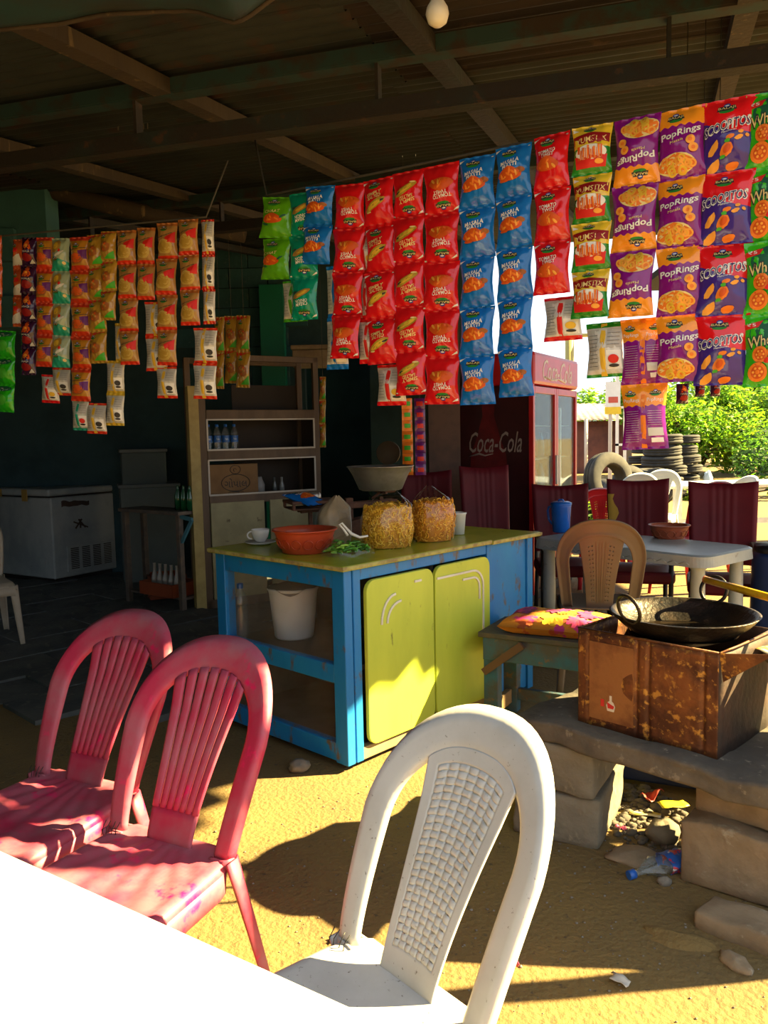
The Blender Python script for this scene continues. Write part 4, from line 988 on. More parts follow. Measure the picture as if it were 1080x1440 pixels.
class Pk:
    """one packet design: pillow-shaped film plus its print, in packet units u (0..1 across) and v (0..1 up)"""
    def __init__(s, film, W, H, seed=0, T=.028):
        s.W, s.H, s.T, s.seed = W, H, T, seed; s.mats = [film]; s.film = film; s.pr = MB(); s.pm = []; s.layer = 0; s.flip = False
    def surf(s, u, v, front=True, lift=0.0):
        pv = math.sin(PI*min(1, max(0, v))); pu = max(0.0, math.sin(PI*min(1, max(0, u))))
        e = max(0, min(1, (v-.05)/.9)); t = s.T*(pu**.55)*(math.sin(PI*e)**.6 if 0 < e < 1 else 0)
        wr = .0022*math.sin(u*23+s.seed*2+5*v)*(max(0, 1-v*5)+max(0, (v-.8)*5)) + .006*noise.noise(Vector((u*3, v*3.5, s.seed*3.3)))*pu*pv + .0030*noise.noise(Vector((u*9+v*5, v*7-u*3, s.seed*1.3+4)))*pv + .0035*abs(noise.noise(Vector((u*4-v*4, v*3+u*3, s.seed*2.1+8))))*pv
        x = (u-.5)*s.W*(1-.13*pv**1.3+.012*noise.noise(Vector((v*9, s.seed, u > .5))))
        y = (-1 if front else 1)*(t+lift)+wr
        return Vector((x, y, (v-1)*s.H))
    def base_mesh(s, name):
        m_ = MB(); uvs = []; nu, nv = 20, 28
        for fr in (True, False):
            m_.grid(lambda u, v: s.surf(u if fr else 1-u, v, fr), nu, nv)
        me = m_.mesh(name, [s.film]); uvl = me.uv_layers.new(name='UVMap')
        half = (nu+1)*(nv+1)
        for lp in me.loops:
            i = lp.vertex_index % half; uu = (i % (nu+1))/nu; vv = (i//(nu+1))/nv
            uvl.data[lp.index].uv = (1-uu, 1-vv) if s.flip else (uu, vv)
        return me
    def _p(s, u, v):
        if s.flip: u, v = 1-u, 1-v
        return s.surf(min(.985, max(.015, u)), min(.99, max(.01, v)), True, .0005+.00022*s.layer)
    def _m(s, M_):
        if M_ not in s.pm: s.pm.append(M_)
        return s.pm.index(M_)
    def shape(s, M_, cu, cv, fn, n=22, rings=3):
        """fn(angle) -> (du, dv) outline; filled in rings so that it follows the film"""
        vs = [s._p(cu, cv)]; fs = []
        for r_ in range(1, rings+1):
            for j in range(n):
                du, dv = fn(2*PI*j/n); vs.append(s._p(cu+du*r_/rings, cv+dv*r_/rings))
        for j in range(n): fs.append((0, 1+j, 1+(j+1) % n))
        for r_ in range(rings-1):
            for j in range(n): a = 1+r_*n+j; b = 1+r_*n+(j+1) % n; fs.append((a, a+n, b+n, b))
        s.pr.add(vs, fs, s._m(M_), True); s.layer += 1; return s
    def ell(s, M_, cu, cv, ru, rv, rot=0.0, n=20, wob=0.0, seed=0):
        k = s.W/s.H
        def fn(a):
            q = 1+wob*noise.noise(Vector((math.cos(a)*2, math.sin(a)*2, seed+cu*9)))*2
            x, y = ru*math.cos(a)*q*s.W, rv*math.sin(a)*q*s.H
            return (x*math.cos(rot)-y*math.sin(rot))/s.W, (x*math.sin(rot)+y*math.cos(rot))/s.H
        return s.shape(M_, cu, cv, fn, n)
    def poly(s, M_, pts):
        cu = sum(p[0] for p in pts)/len(pts); cv = sum(p[1] for p in pts)/len(pts); n = len(pts); dense = []
        for i in range(n):
            a, b = pts[i], pts[(i+1) % n]
            for k in range(4): dense.append((lerp(a[0], b[0], k/4)-cu, lerp(a[1], b[1], k/4)-cv))
        m_ = len(dense); return s.shape(M_, cu, cv, lambda a: dense[int(round(a/(2*PI)*m_)) % m_], m_)
    def ring(s, M_, cu, cv, r, w_=.4):
        n = 18; vs = []; fs = []; k = s.W/s.H
        for f in (1-w_, 1-w_/2, 1):
            for j in range(n): a = 2*PI*j/n; vs.append(s._p(cu+r*f*math.cos(a), cv+r*f*k*math.sin(a)))
        for r_ in range(2):
            for j in range(n): fs.append((r_*n+j, r_*n+(j+1) % n, (r_+1)*n+(j+1) % n, (r_+1)*n+j))
        s.pr.add(vs, fs, s._m(M_), True); s.layer += 1; return s
    def text(s, M_, t, cu, cv, wu, hv, slant=0.0, arc=0.0, off=0.0, shear=0.0):
        vs, fs = text2d(t, shear, 1.0, off)
        s.pr.add([s._p(cu+x*wu, cv+y*hv+slant*x*wu-arc*(x*x)*4) for x, y in vs], fs, s._m(M_)); s.layer += 1; return s
    def logo(s, cu=.42, cv=.84, k=1.0, small=False):
        s.ell(I_g, cu, cv-.045*k, .17*k, .034*k, n=16)
        s.poly(I_dk, [(cu-.22*k, cv-.035*k), (cu+.22*k, cv-.035*k), (cu+.18*k, cv+.04*k), (cu-.18*k, cv+.04*k)])
        s.ell(I_bl, cu, cv+.055*k, .075*k, .030*k, n=12); s.ell(I_w, cu, cv+.050*k, .05*k, .012*k, n=10)
        s.text(I_y, 'BALAJI', cu, cv+.002, .37*k, .050*k, off=.004); return s
    def heap(s, cu, cv, ru, rv, cols, seed=1, n=9):
        rnd = random.Random(seed)
        s.shape(cols[0], cu, cv, lambda a: (ru*math.cos(a)*(1+.15*noise.noise(Vector((math.cos(a)*2, math.sin(a)*2, seed)))), rv*(math.sin(a) if math.sin(a) < 0 else math.sin(a)*(1-.35*abs(math.cos(a))))*(1 if math.sin(a) > 0 else .6)), 24)
        for i in range(n):
            a = rnd.random()*6.28; r = rnd.random()**.5*.75
            s.ell(cols[1+i % (len(cols)-1)], cu+ru*r*math.cos(a), cv+rv*r*math.sin(a)*.6, ru*.22, rv*.13, rnd.random()*3, 10)
        return s
    def corner(s): s.poly(I_w, [(.02, .93), (.20, .955), (.02, .88)]); s.poly(I_lg, [(.90, .93), (.96, .93), (.96, .955), (.90, .955)]); return s

def d_masala(p): p.logo().corner(); p.text(I_w, 'MASALA', .46, .665, .56, .085, .10, off=.015).text(I_w, 'MASTI', .46, .585, .44, .075, .10, off=.015); p.ell(I_br, .78, .48, .13, .055); p.heap(.46, .40, .36, .17, [I_dko, I_or, I_or2, I_or], 3); p.ell(I_dko, .30, .305, .14, .03)
def d_tomato(p): p.logo().corner(); p.text(I_w, 'TOMATO', .42, .66, .54, .075, .05, off=.015).text(I_w, 'TWIST', .46, .585, .40, .07, .05, off=.015); p.heap(.44, .40, .36, .17, [I_dko, I_or, I_dko, I_or2], 4)
def d_salted(p): p.logo().corner(); p.text(I_y, 'SIMPLY', .44, .66, .52, .075, .12, off=.012).text(I_y, 'SALTED', .46, .58, .46, .075, .12, off=.012); p.ell(I_ol, .50, .42, .40, .075, .42, wob=.1); p.ell(I_ye, .46, .40, .28, .05, .42); p.ell(I_dk, .72, .48, .09, .02, .3); p.ell(I_y, .25, .27, .09, .018)
def d_cream(p): p.logo(); p.corner(); p.text(I_w, 'CREAM', .46, .645, .46, .075, .08, off=.01).text(I_w, 'ONION', .46, .57, .46, .075, .08, off=.01); p.ell(I_tn, .50, .40, .36, .075, .35, wob=.1); p.ell(I_ye, .44, .39, .2, .04, .35); p.ell(I_dk, .76, .36, .09, .018, .3)
def d_chaat(p): p.logo(); p.text(I_y, 'CHAAT', .42, .62, .52, .075, .05, off=.01); p.heap(.44, .42, .34, .16, [I_dko, I_or, I_dko], 5); p.ell(I_dg, .80, .50, .10, .025, .5); p.ell(I_dg, .22, .30, .12, .022, -.2)
def d_yum(p):
    p.logo(.46, .90, .75); p.poly(I_mar, [(.02, .60), (.98, .60), (.98, .78), (.5, .83), (.02, .78)]); p.text(I_y, 'YUMSTIX', .50, .695, .82, .115, .04, .03, off=.012)
    p.ell(I_w, .5, .42, .43, .155); p.poly(I_rd, [(.12, .12), (.86, .12), (.94, .36), (.06, .36)]); rnd = random.Random(2)
    for i in range(13): u = .16+.052*i; h_ = rnd.uniform(.10, .2); p.poly(I_or if i % 2 else I_dko, [(u-.012, .28), (u+.022, .28), (u+.022+rnd.uniform(-.03, .03), .35+h_), (u-.012+rnd.uniform(-.03, .03), .36+h_)])
    p.ell(I_or2, .72, .22, .11, .05); p.poly(I_w, [(.04, .86), (.2, .88), (.04, .94)])
def d_pop(p):
    p.logo(.40, .855, .85); p.text(I_w, 'PopRings', .50, .62, .88, .125, .09, off=.02); p.text(I_y, 'Masala', .42, .515, .30, .04, .09)
    p.ell(I_y, .40, .20, .42, .15); p.heap(.42, .18, .40, .17, [I_or, I_or2, I_or], 7, 0); rnd = random.Random(3)
    for i in range(14): p.ring(I_or2 if i % 2 else I_ye, .14+rnd.random()*.62, .09+rnd.random()*.20, .085, .45)
    for u_, v_ in ((.74, .50), (.80, .39)): p.ell(I_or2, u_, v_, .105, .062); p.ell(I_or, u_, v_, .045, .028)
def d_scoop(p):
    p.logo(.46, .85, .85)
    p.text(I_w, 'SCOOPITOS', .47, .622, .93, .150, .10, .02, off=.055); p.text(I_navy, 'SCOOPITOS', .47, .625, .89, .125, .10, .02, off=.006)
    p.text(I_w, 'Manchurian', .52, .535, .30, .026, .1)
    for u_, v_, a, b, r, c in ((.22, .33, .15, .05, 1.0, I_or2), (.48, .29, .15, .075, .9, I_or), (.55, .45, .09, .03, .2, I_or), (.72, .43, .08, .028, .3, I_or2), (.76, .50, .05, .022, 0, I_or2), (.88, .45, .03, .03, 1, I_or2), (.24, .09, .14, .06, .8, I_or2), (.58, .075, .12, .05, .2, I_or)): p.ell(c, u_, v_, a, b, r, wob=.12)
    for u_, v_ in ((.40, .20), (.50, .40)): p.ell(I_lgr, u_, v_, .06, .024, .2, wob=.2)
    p.ell(I_dko, .49, .30, .09, .045, .9)
def d_wheel(p):
    p.ell(I_dg, .62, .72, .52, .22); p.poly(I_rd, [(.02, .86), (.40, .91), (.30, .82), (.02, .79)]); p.text(I_w, '\u20b95', .16, .855, .18, .045); p.logo(.66, .87, .8)
    p.text(I_dk, 'Wheelos', .52, .635, .97, .185, .08, off=.05); p.text(I_y, 'Wheelos', .52, .64, .92, .15, .08, off=.008)
    for u_, v_, r in ((.32, .44, .17), (.66, .46, .18), (.28, .20, .20), (.72, .20, .2)):
        p.ell(I_dko, u_, v_, r, r*.62); p.ring(I_or, u_, v_, r, .30)
        for k in range(6): a = k*PI/3; p.ell(I_or2, u_+r*.45*math.cos(a), v_+r*.28*math.sin(a), r*.14, r*.09, n=8)
        p.ell(I_or, u_, v_, r*.25, r*.16, n=10)
    p.ell(I_rd, .52, .36, .12, .04, .3)
def d_sev(p): p.logo(.40, .83, .9); p.poly(I_dk, [(.03, .56), (.85, .70), (.85, .715), (.03, .575)]); p.poly(I_rd, [(.50, .58), (.97, .74), (.97, .44), (.6, .44)]); p.ell(ink('noodle', (.52, .36, .09, 1)), .42, .34, .42, .20, wob=.08); p.ell(ink('noodle_deep', (.42, .26, .04, 1)), .42, .34, .33, .15)
def d_nut(p): p.poly(I_rd, [(.02, .97), (.97, .97), (.02, .84)]); p.logo(.30, .80, .8); p.ell(I_br, .46, .46, .34, .17, .3, wob=.15); rnd = random.Random(3); [p.ell(I_tn if i % 2 else I_dko, .25+.42*rnd.random(), .36+.2*rnd.random(), .06, .03, rnd.random()*3, 8) for i in range(12)]; p.poly(I_lgr, [(.35, .08), (.97, .08), (.97, .34)])
def d_chana(p): p.logo(.44, .74, .9); p.poly(I_dk, [(.03, .60), (.95, .66), (.95, .675), (.03, .615)]); p.poly(I_pu, [(.60, .58), (.97, .62), (.97, .34), (.7, .34)]); p.ell(I_br, .44, .36, .38, .16, wob=.06); p.ell(I_dko, .44, .37, .32, .13)
def d_tealchip(p): p.logo(.34, .34, .8); p.ell(I_tn, .36, .72, .34, .15, .9, wob=.1); p.ell(I_ye, .34, .74, .18, .09, .9); p.ell(I_rd, .58, .60, .08, .05, 1.0); p.ell(I_y, .82, .22, .09, .05); p.ell(I_lg, .6, .5, .28, .04, .5)
def d_cone(p): p.poly(I_dko, [(.18, .55), (.86, .55), (.60, .93), (.48, .97)]); p.ell(I_or2, .5, .68, .12, .08); p.text(I_lg, 'MASALA', .48, .48, .6, .06); p.ell(I_mar, .5, .28, .34, .14); p.poly(I_lg, [(.62, .06), (.95, .08), (.86, .22)])
def d_orange(p): p.logo(.35, .76, .8); p.poly(I_lg, [(.03, .10), (.97, .10), (.80, .48), (.03, .30)]); p.ell(I_rd, .5, .6, .2, .08)
def d_green(p): p.poly(I_lg, [(.1, .72), (.7, .82), (.8, .90), (.1, .86)]); p.ell(I_dg, .5, .86, .4, .10); p.ell(I_lgr, .45, .45, .3, .2)
def back(stripe, band, panel=I_gr, logo=True):
    def f(p):
        p.poly(panel, [(.04, .14), (.36, .14), (.36, .88), (.04, .88)]); p.poly(panel, [(.58, .52), (.96, .52), (.96, .88), (.58, .88)]); p.poly(I_w, [(.58, .14), (.96, .14), (.96, .48), (.58, .48)])
        p.poly(stripe, [(.40, .02), (.55, .02), (.55, .98), (.40, .98)])
        for i in range(9): p.poly(I_dk, [(.07, .20+.07*i), (.33, .20+.07*i), (.33, .206+.07*i), (.07, .206+.07*i)])
        for i in range(4): p.poly(I_dk, [(.61, .58+.07*i), (.93, .58+.07*i), (.93, .586+.07*i), (.61, .586+.07*i)])
        if logo: p.ell(band, .77, .32, .14, .08); p.ell(I_dk, .77, .20, .13, .03)
    return f
def d_backpop(p):
    p.poly(I_or, [(.43, .02), (.55, .02), (.55, .98), (.43, .98)]); p.logo(.20, .85, .6); p.logo(.76, .85, .6); p.text(I_w, 'PopRings', .22, .74, .36, .07, .0); p.text(I_w, 'PopRings', .76, .74, .36, .07)
    for i in range(14): p.poly(I_lg, [(.07, .12+.035*i), (.38, .12+.035*i), (.38, .124+.035*i), (.07, .124+.035*i)]); 
    for i in range(7): p.poly(I_lg, [(.60, .36+.035*i), (.92, .36+.035*i), (.92, .364+.035*i), (.60, .364+.035*i)])
    p.poly(I_lg, [(.60, .20), (.94, .20), (.94, .32), (.60, .32)]); p.poly(I_w, [(.66, .10), (.92, .10), (.92, .17), (.66, .17)])
cB = (.008, .15, .55, 1); cR = (.66, .008, .012, 1); cP = (.22, .008, .22, 1); cO = (.80, .28, .015, 1); cG = (.05, .36, .012, 1); cTe = (.004, .27, .17, 1)
DES = {
 'masala': (foil('film_blue', cB), d_masala), 'tomato': (foil('film_red', cR), d_tomato), 'salted': (foil('film_red', cR), d_salted), 'cream': (foil('film_teal', cTe), d_cream), 'chaat': (foil('film_green', (.10, .38, .008, 1)), d_chaat),
 'yum': (foil('film_yum', (.02, .25, .02, 1), (.72, .50, .03, 1), .52), d_yum), 'pop': (foil('film_pop', cP, cO, .74, 0, .014, 34), d_pop), 'scoop': (foil('film_scoop', (.05, .02, .24, 1), cR, .70, .22, .03, 3.2), d_scoop),
 'wheel': (foil('film_wheel', (.04, .45, .012, 1)), d_wheel), 'sev': (foil('film_sev', (.40, .21, .06, 1), (.40, .13, .03, 1), .9, 0, 0, 1, (.62, .03, .01, 1), .10), d_sev), 'nut': (foil('film_nut', (.42, .24, .03, 1)), d_nut),
 'chana': (foil('film_chana', (.45, .20, .02, 1), (.5, .04, .015, 1), .88, 0, 0, 1, (.5, .035, .01, 1), .16), d_chana), 'tealchip': (foil('film_tealchip', (.02, .34, .24, 1), (.30, .38, .28, 1), .46, .2), d_tealchip), 'cone': (foil('film_cone', (.035, .008, .045, 1)), d_cone),
 'orange': (foil('film_orange', (.50, .09, .02, 1)), d_orange), 'green': (foil('film_brightgreen', (.02, .42, .01, 1)), d_green),
 'bk_red': (foil('film_bkred', (.62, .60, .57, 1), cR, .93, 0, 0, 1, cR, .10), back(I_rd, I_ye)), 'bk_blue': (foil('film_bkblue', (.60, .60, .58, 1), cB, .93, 0, 0, 1, cB, .10), back(ink('packet_blue', cB), I_w, logo=False)),
 'bk_green': (foil('film_bkgreen', (.60, .58, .54, 1), (.05, .3, .01, 1), .95, 0, 0, 1, (.05, .3, .01, 1), .08), back(ink('packet_green', (.07, .33, .01, 1)), I_rd)),
 'bk_yum': (foil('film_bkyum', (.62, .62, .60, 1), (.02, .25, .02, 1), .90, 0, 0, 1, (.02, .25, .02, 1), .06), back(I_ye, I_rd)), 'bk_pop': (foil('film_bkpop', cP, cO, .66, 0, .012, 34), d_backpop),
 'bk_sev': (foil('film_bksev', (.55, .54, .50, 1), (.62, .03, .01, 1), .93, 0, 0, 1, (.62, .03, .01, 1), .09), back(I_ye, I_dk)), 'bk_nut': (foil('film_bknut', (.52, .50, .42, 1), (.55, .38, .03, 1), .92, 0, 0, 1, (.55, .38, .03, 1), .08), back(I_ye, I_dk)),
 'bk_teal': (foil('film_bkteal', (.45, .52, .5, 1), (.02, .3, .22, 1), .93, 0, 0, 1, (.02, .3, .22, 1), .08), back(I_teal, I_rd)),
}
_pk = {}
def packet_meshes(des, W, H, flip, seed):
    k = (des, round(W, 3), round(H, 3), flip, seed)
    if k in _pk: return _pk[k]
    film, fn = DES[des]; p = Pk(film, W, H, seed); p.flip = flip; fn(p)
    _pk[k] = (p.base_mesh('snack_packet'), p.pr.mesh('printed_face', p.pm)); return _pk[k]
R1a, R1b = G(1080, 130, 2.3), G(375, 275, 2.3)
R2a, R2b = G(290, 305, 2.31), G(0, 332, 2.31)
def plane_of(a, b): d_ = (b-a); d_.z = 0; d_.normalize(); return a, Vector((-d_.y, d_.x, 0)), d_
def strip(label, rope, xt, xb, w_px, yt, yb, n, des, flip=False, back_=False, group='packet strips on the long cord', tail=None, twist=0.0, dy=0.0):
    """hanging strip: xt/xb measured centre at top and bottom, n packets"""
    a, nrm_, d_ = plane_of(*rope); d_ = -d_ if d_.x < 0 else d_
    t = onplane(xt, yt, a, nrm_); b = onplane(xb, yb, a, nrm_)
    W = (onplane(xt+w_px/2, (yt+yb)/2, a, nrm_)-onplane(xt-w_px/2, (yt+yb)/2, a, nrm_)).length
    Hh = (t.z-b.z)/n; W = round(W*1.03, 3); Hh = round(Hh, 3)
    ny = Vector((d_.y, -d_.x, 0))
    if ny.y > 0: ny = -ny
    t = t+ny*(.020 if not back_ else -.026)+ny*dy
    S = thing('packet_strip', label, 'snack packets', t, math.atan2(d_.y, d_.x)+twist, group)
    lean = (b-t).dot(d_)/max(.01, (t.z-b.z))
    rnd = random.Random(sum(map(ord, label)))
    for i in range(n):
        base, pr = packet_meshes(des, W, Hh, flip, (i+n) % 2)
        o = link('snack_packet', base, S); o.location = (lean*i*Hh, rnd.uniform(-.004, .004), -i*Hh*.985); o.rotation_euler = (rnd.uniform(-.05, .05), -lean+rnd.uniform(-.02, .02), rnd.uniform(-.09, .09))
        link('printed_face', pr, o)['kind'] = 'stuff'
    return S
m_ = MB(); m_.tube([R1a+(R1a-R1b).normalized()*.5+Vector((0, 0, .03)), R1a, R1a.lerp(R1b, .5)+Vector((0, 0, -.0)), R1b, R1b+(R1b-R1a).normalized()*.06+Vector((0, .08, .24))], .004, 6)
tag(m_.build('hanging_cord', M_rope), 'thin cord under the roof carrying the bright chip packets', 'cord')
m_ = MB(); m_.tube([R2a+(R2a-R2b).normalized()*.10+Vector((0, .02, .22)), R2a, R2a.lerp(R2b, .5), R2b, R2b+(R2b-R2a).normalized()*.5], .004, 6)
tag(m_.build('hanging_cord', M_rope), 'thin cord carrying the dim gold and red snack packets before the freezer', 'cord')
RP = (R1a, R1b)
strip('strip of green wheel-shaped snack packets next to the red and violet ones', RP, 1088, 1080, 72, 132, 548, 4, 'wheel')
strip('strip of red and violet scoop snack packets', RP, 1028, 1014, 76, 142, 546, 4, 'scoop')
strip('strip of upright orange and purple ring snack packets', RP, 960, 956, 66, 156, 542, 4, 'pop')
strip('strip of upside-down orange and purple ring snack packets', RP, 899, 888, 64, 168, 450, 3, 'pop', True)
strip('pair of ring snack packets showing their purple backs', RP, 903, 904, 64, 446, 634, 2, 'bk_pop', back_=True)
strip('strip of yellow, red and green stick snack packets', RP, 836, 832, 54, 180, 452, 4, 'yum')
strip('single stick snack packet showing its grey back with green seals', RP, 848, 849, 54, 452, 530, 1, 'bk_yum', back_=True)
strip('strip of three upright red tomato chip packets beside the blue ones', RP, 779, 779, 50, 192, 418, 3, 'tomato')
strip('single red packet showing its white back below the tomato chips', RP, 789, 789, 54, 416, 478, 1, 'bk_red', back_=True)
strip('strip of blue masala chip packets touching the upright tomato chips', RP, 725, 728, 50, 207, 563, 5, 'masala')
strip('strip of blue masala chip packets touching the upside-down tomato chips', RP, 674, 674, 48, 222, 573, 5, 'masala')
strip('strip of five upside-down red tomato chip packets beside the blue strips', RP, 624, 625, 49, 234, 572, 5, 'tomato', True)
strip('strip of five upside-down red salted chip packets', RP, 577, 581, 44, 243, 560, 5, 'salted', True)
strip('strip of four upright red salted chip packets', RP, 536, 542, 42, 253, 515, 4, 'salted')
strip('single red packet showing its white back below the upright salted chips', RP, 546, 546, 42, 512, 570, 1, 'bk_red', back_=True)
strip('strip of four upside-down red tomato chip packets beside the short blue strip', RP, 496, 490, 42, 261, 508, 4, 'tomato', True)
strip('strip of red packets showing white backs between the red chip strips', RP, 512, 514, 30, 320, 512, 3, 'bk_red', back_=True)
strip('short strip of two blue masala chip packets', RP, 460, 453, 40, 266, 376, 2, 'masala', dy=.02)
strip('strip of blue packets showing grey backs under the short blue strip', RP, 470, 470, 32, 372, 520, 2, 'bk_blue', back_=True)
strip('strip of upside-down teal onion chip packets', RP, 431, 433, 38, 273, 452, 3, 'cream', True)
strip('short strip of two green chip packets at the cord end', RP, 397, 390, 42, 279, 395, 2, 'chaat')
strip('single green packet showing its pale back at the cord end', RP, 408, 408, 34, 393, 451, 1, 'bk_green', back_=True)
RL = (R2a, R2b); g2 = 'packet strips on the dim cord'
def ls(label, x0, x1, yt, yb, n, des, **k):
    # measured on an enlarged crop: three times scale, origin (0, 260)
    strip(label, RL, (x0+x1)/6, (x0+x1)/6+k.pop('lean', 0), (x1-x0)/3, 260+yt/3, 260+yb/3, n, des, group=g2, **k)
ls('strip of three gold and red noodle packets at the cord end', 762, 842, 150, 600, 3, 'sev', lean=4)
ls('strip of two noodle packets showing white backs at the cord end', 806, 902, 600, 905, 2, 'bk_sev', back_=True)
ls('edge-on strip of noodle packet backs at the cord end', 838, 890, 140, 590, 3, 'bk_sev', back_=True, lean=3)
ls('strip of four gold and red noodle packets next to the cord-end strip', 672, 756, 165, 770, 4, 'sev')
ls('single noodle packet back hanging below the four-packet strip', 645, 735, 765, 900, 1, 'bk_sev', back_=True)
ls('short strip of two gold and red noodle packets', 588, 664, 185, 490, 2, 'sev')
ls('two noodle packet backs below the short noodle strip', 600, 690, 490, 785, 2, 'bk_sev', back_=True)
ls('strip of four gold and red noodle packets beside the yellow nut packets', 508, 586, 198, 768, 4, 'sev', lean=3)
ls('short strip of three yellow nut packets with green corners', 446, 512, 205, 580, 3, 'nut', dy=.015)
ls('strip of four yellow nut packets with green corners', 380, 452, 215, 762, 4, 'nut', lean=5)
ls('strip of two yellow nut packet backs hanging lowest', 438, 512, 740, 1018, 2, 'bk_nut', back_=True)
ls('edge-on yellow nut packet backs between the nut and noodle strips', 470, 520, 580, 745, 1, 'bk_nut', back_=True)
ls('strip of five orange lentil packets with purple corners', 308, 388, 226, 922, 5, 'chana', lean=2)
ls('single lentil packet back with white panel hanging lowest', 350, 434, 920, 1050, 1, 'bk_sev', back_=True)
ls('strip of four teal chip packets between the lentil strips', 234, 306, 230, 778, 4, 'tealchip')
ls('two teal chip packet backs below the teal strip', 288, 360, 770, 1038, 2, 'bk_teal', back_=True)
ls('strip of four orange lentil packets beside the dark cone packets', 166, 238, 226, 776, 4, 'chana')
ls('lentil packet back below the four-packet lentil strip', 205, 285, 770, 888, 1, 'bk_sev', back_=True)
ls('single red and white packet back beside the dark cone packets', 160, 236, 800, 920, 1, 'bk_red', back_=True)
ls('strip of five dark purple cone snack packets', 102, 166, 226, 812, 5, 'cone')
ls('thin strip of red packets behind the dark cone packets', 86, 124, 460, 760, 2, 'bk_red', back_=True, twist=.5)
ls('strip of three orange and white snack packets by the teal wall', -22, 44, 225, 610, 3, 'orange', dy=.03)
ls('edge-on strip of orange and white packets by the teal wall', 40, 92, 225, 600, 3, 'orange', back_=True)
ls('strip of three bright green packets below the orange ones', -30, 46, 612, 962, 3, 'green', back_=True)
# strips hung deeper in the shop
def deep(label, x, w_, yt, yb, n, des, Y, flip=False, g='packet strips by the shelves'):
    a = P(x-50, yt, Y); b = P(x+50, yt, Y); S = strip(label, (a, b), x, x, w_, yt, yb, n, des, flip, group=g)
    q_ = S.location; bb_ = (Vector((q_.x, q_.y, 0))-RO).dot(RN); m_ = MB(); m_.tube([(0, 0, -.004), (0, 0, ROOFZ+ROOFS*bb_-q_.z-.0)], .0015, 5); m_.build('hanging_string', M_rope, S)
deep('strip of red and gold packets hung at the shelf post', 309, 15, 446, 548, 2, 'nut', 6.1)
deep('strip of red and gold packets hung over the shelf, between its two neighbours', 326, 19, 445, 540, 2, 'nut', 6.12)
deep('strip of red and gold packets hung over the shelf opening', 343, 19, 444, 546, 2, 'nut', 6.1)
deep('strip of yellow packets hung down the shelf side', 454, 9, 530, 630, 3, 'nut', 6.85)
deep('strip of dark small packets against the daylight, left of two others', 957, 17, 540, 568, 1, 'cone', 2.75, g='dark packets behind the bright strips')
deep('dark small packet against the daylight between two others', 981, 13, 535, 558, 1, 'cone', 2.76, g='dark packets behind the bright strips')
deep('dark small packet against the daylight under the scoop packets', 1002, 13, 533, 558, 1, 'cone', 2.75, g='dark packets behind the bright strips')
# sachet ribbons over the counter
for k, (x, lab, c1, c2) in enumerate(((572, 'ribbon of orange and green sachets hanging over the counter', I_or, I_lgr), (590, 'ribbon of purple and red sachets hanging over the counter', I_pu, I_rd))):
    S = thing('sachet_ribbon', lab, 'sachets', P(x, 560, 4.6), 0, 'sachet ribbons'); z = 0.0
    m_ = MB(); m_.tube([(0, 0, -.005), (0, 0, 1.36)], .0015, 5); m_.build('hanging_string', M_rope, S)
    for i in range(7):
        m_ = MB(); m_.grid(lambda u, v: Vector(((u-.5)*.062, -.008*math.sin(PI*u)*math.sin(PI*v)+.003*noise.noise(Vector((u*4, v*4, i))), -v*.062)), 6, 6, 0); m_.grid(lambda u, v: Vector(((.2+.6*u-.5)*.062, -.008*math.sin(PI*(.2+.6*u))*math.sin(PI*(.3+.4*v))-.002, -(.3+.4*v)*.062)), 5, 4, 1)
        o = m_.build('sachet', [foil('foil_%d' % k, c1.node_tree.nodes['Principled BSDF'].inputs['Base Color'].default_value[:]), c2], S); o.location = (0, 0, -i*.063); o.rotation_euler = (0, 0, random.uniform(-.3, .3))

# ================================================================== DRINKS FRIDGE
FA = Vector((.5, .866, 0)); FRZ = math.atan2(FA.y, FA.x); FO = Vector((1.2, 6.42, 0))
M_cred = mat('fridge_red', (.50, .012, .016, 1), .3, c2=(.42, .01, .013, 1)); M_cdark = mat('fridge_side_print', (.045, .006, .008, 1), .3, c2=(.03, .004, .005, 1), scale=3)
FR = thing('drinks_fridge', 'tall two-door red drinks fridge with lettered header and side', 'fridge', FO, FRZ)
fw, fd, fh = 1.22, .66, 1.78
bx('body', mat('fridge_shell', (.06, .008, .01, 1), .35), FR, (0, fw, .52, fd, .08, fh), (0, .03, .04, fd, .08, fh), (fw-.03, fw, .04, fd, .08, fh), (0, fw, .04, fd, fh-.04, fh), (0, fw, .04, fd, .08, .26), bevel=.006)
hd = bx('header_box', M_cred, FR, (-.005, fw+.005, -.02, fd*.9, fh+.005, fh+.27), bevel=.03)
m_ = MB(); put_text(m_, 'Coca-Cola', (fw*.5, -.0215, fh+.135), (1, 0, 0), (0, 0, 1), .80, .17, shear=.35, off=.005); m_.build('header_lettering', mat('fridge_white', (.62, .52, .46, 1), .4), hd)
m_ = MB(); m_.tube([(fw*.5-.36, -.0225, fh+.075), (fw*.5-.18, -.0225, fh+.055), (fw*.5, -.0225, fh+.075), (fw*.5+.2, -.0225, fh+.05)], .006, 6); m_.build('header_swash', mat('fridge_white', (.62, .52, .46, 1), .4), hd)
bx('sign_bracket', M_dk, FR, (fw*.34, fw*.5, .2, .3, fh+.27, fh+.33))
M_fglass = glassmat('fridge_glass', tint=(.84, .95, .97, 1), opac=.05, rough=.04, body=(.5, .62, .65, 1), bodymix=.10)
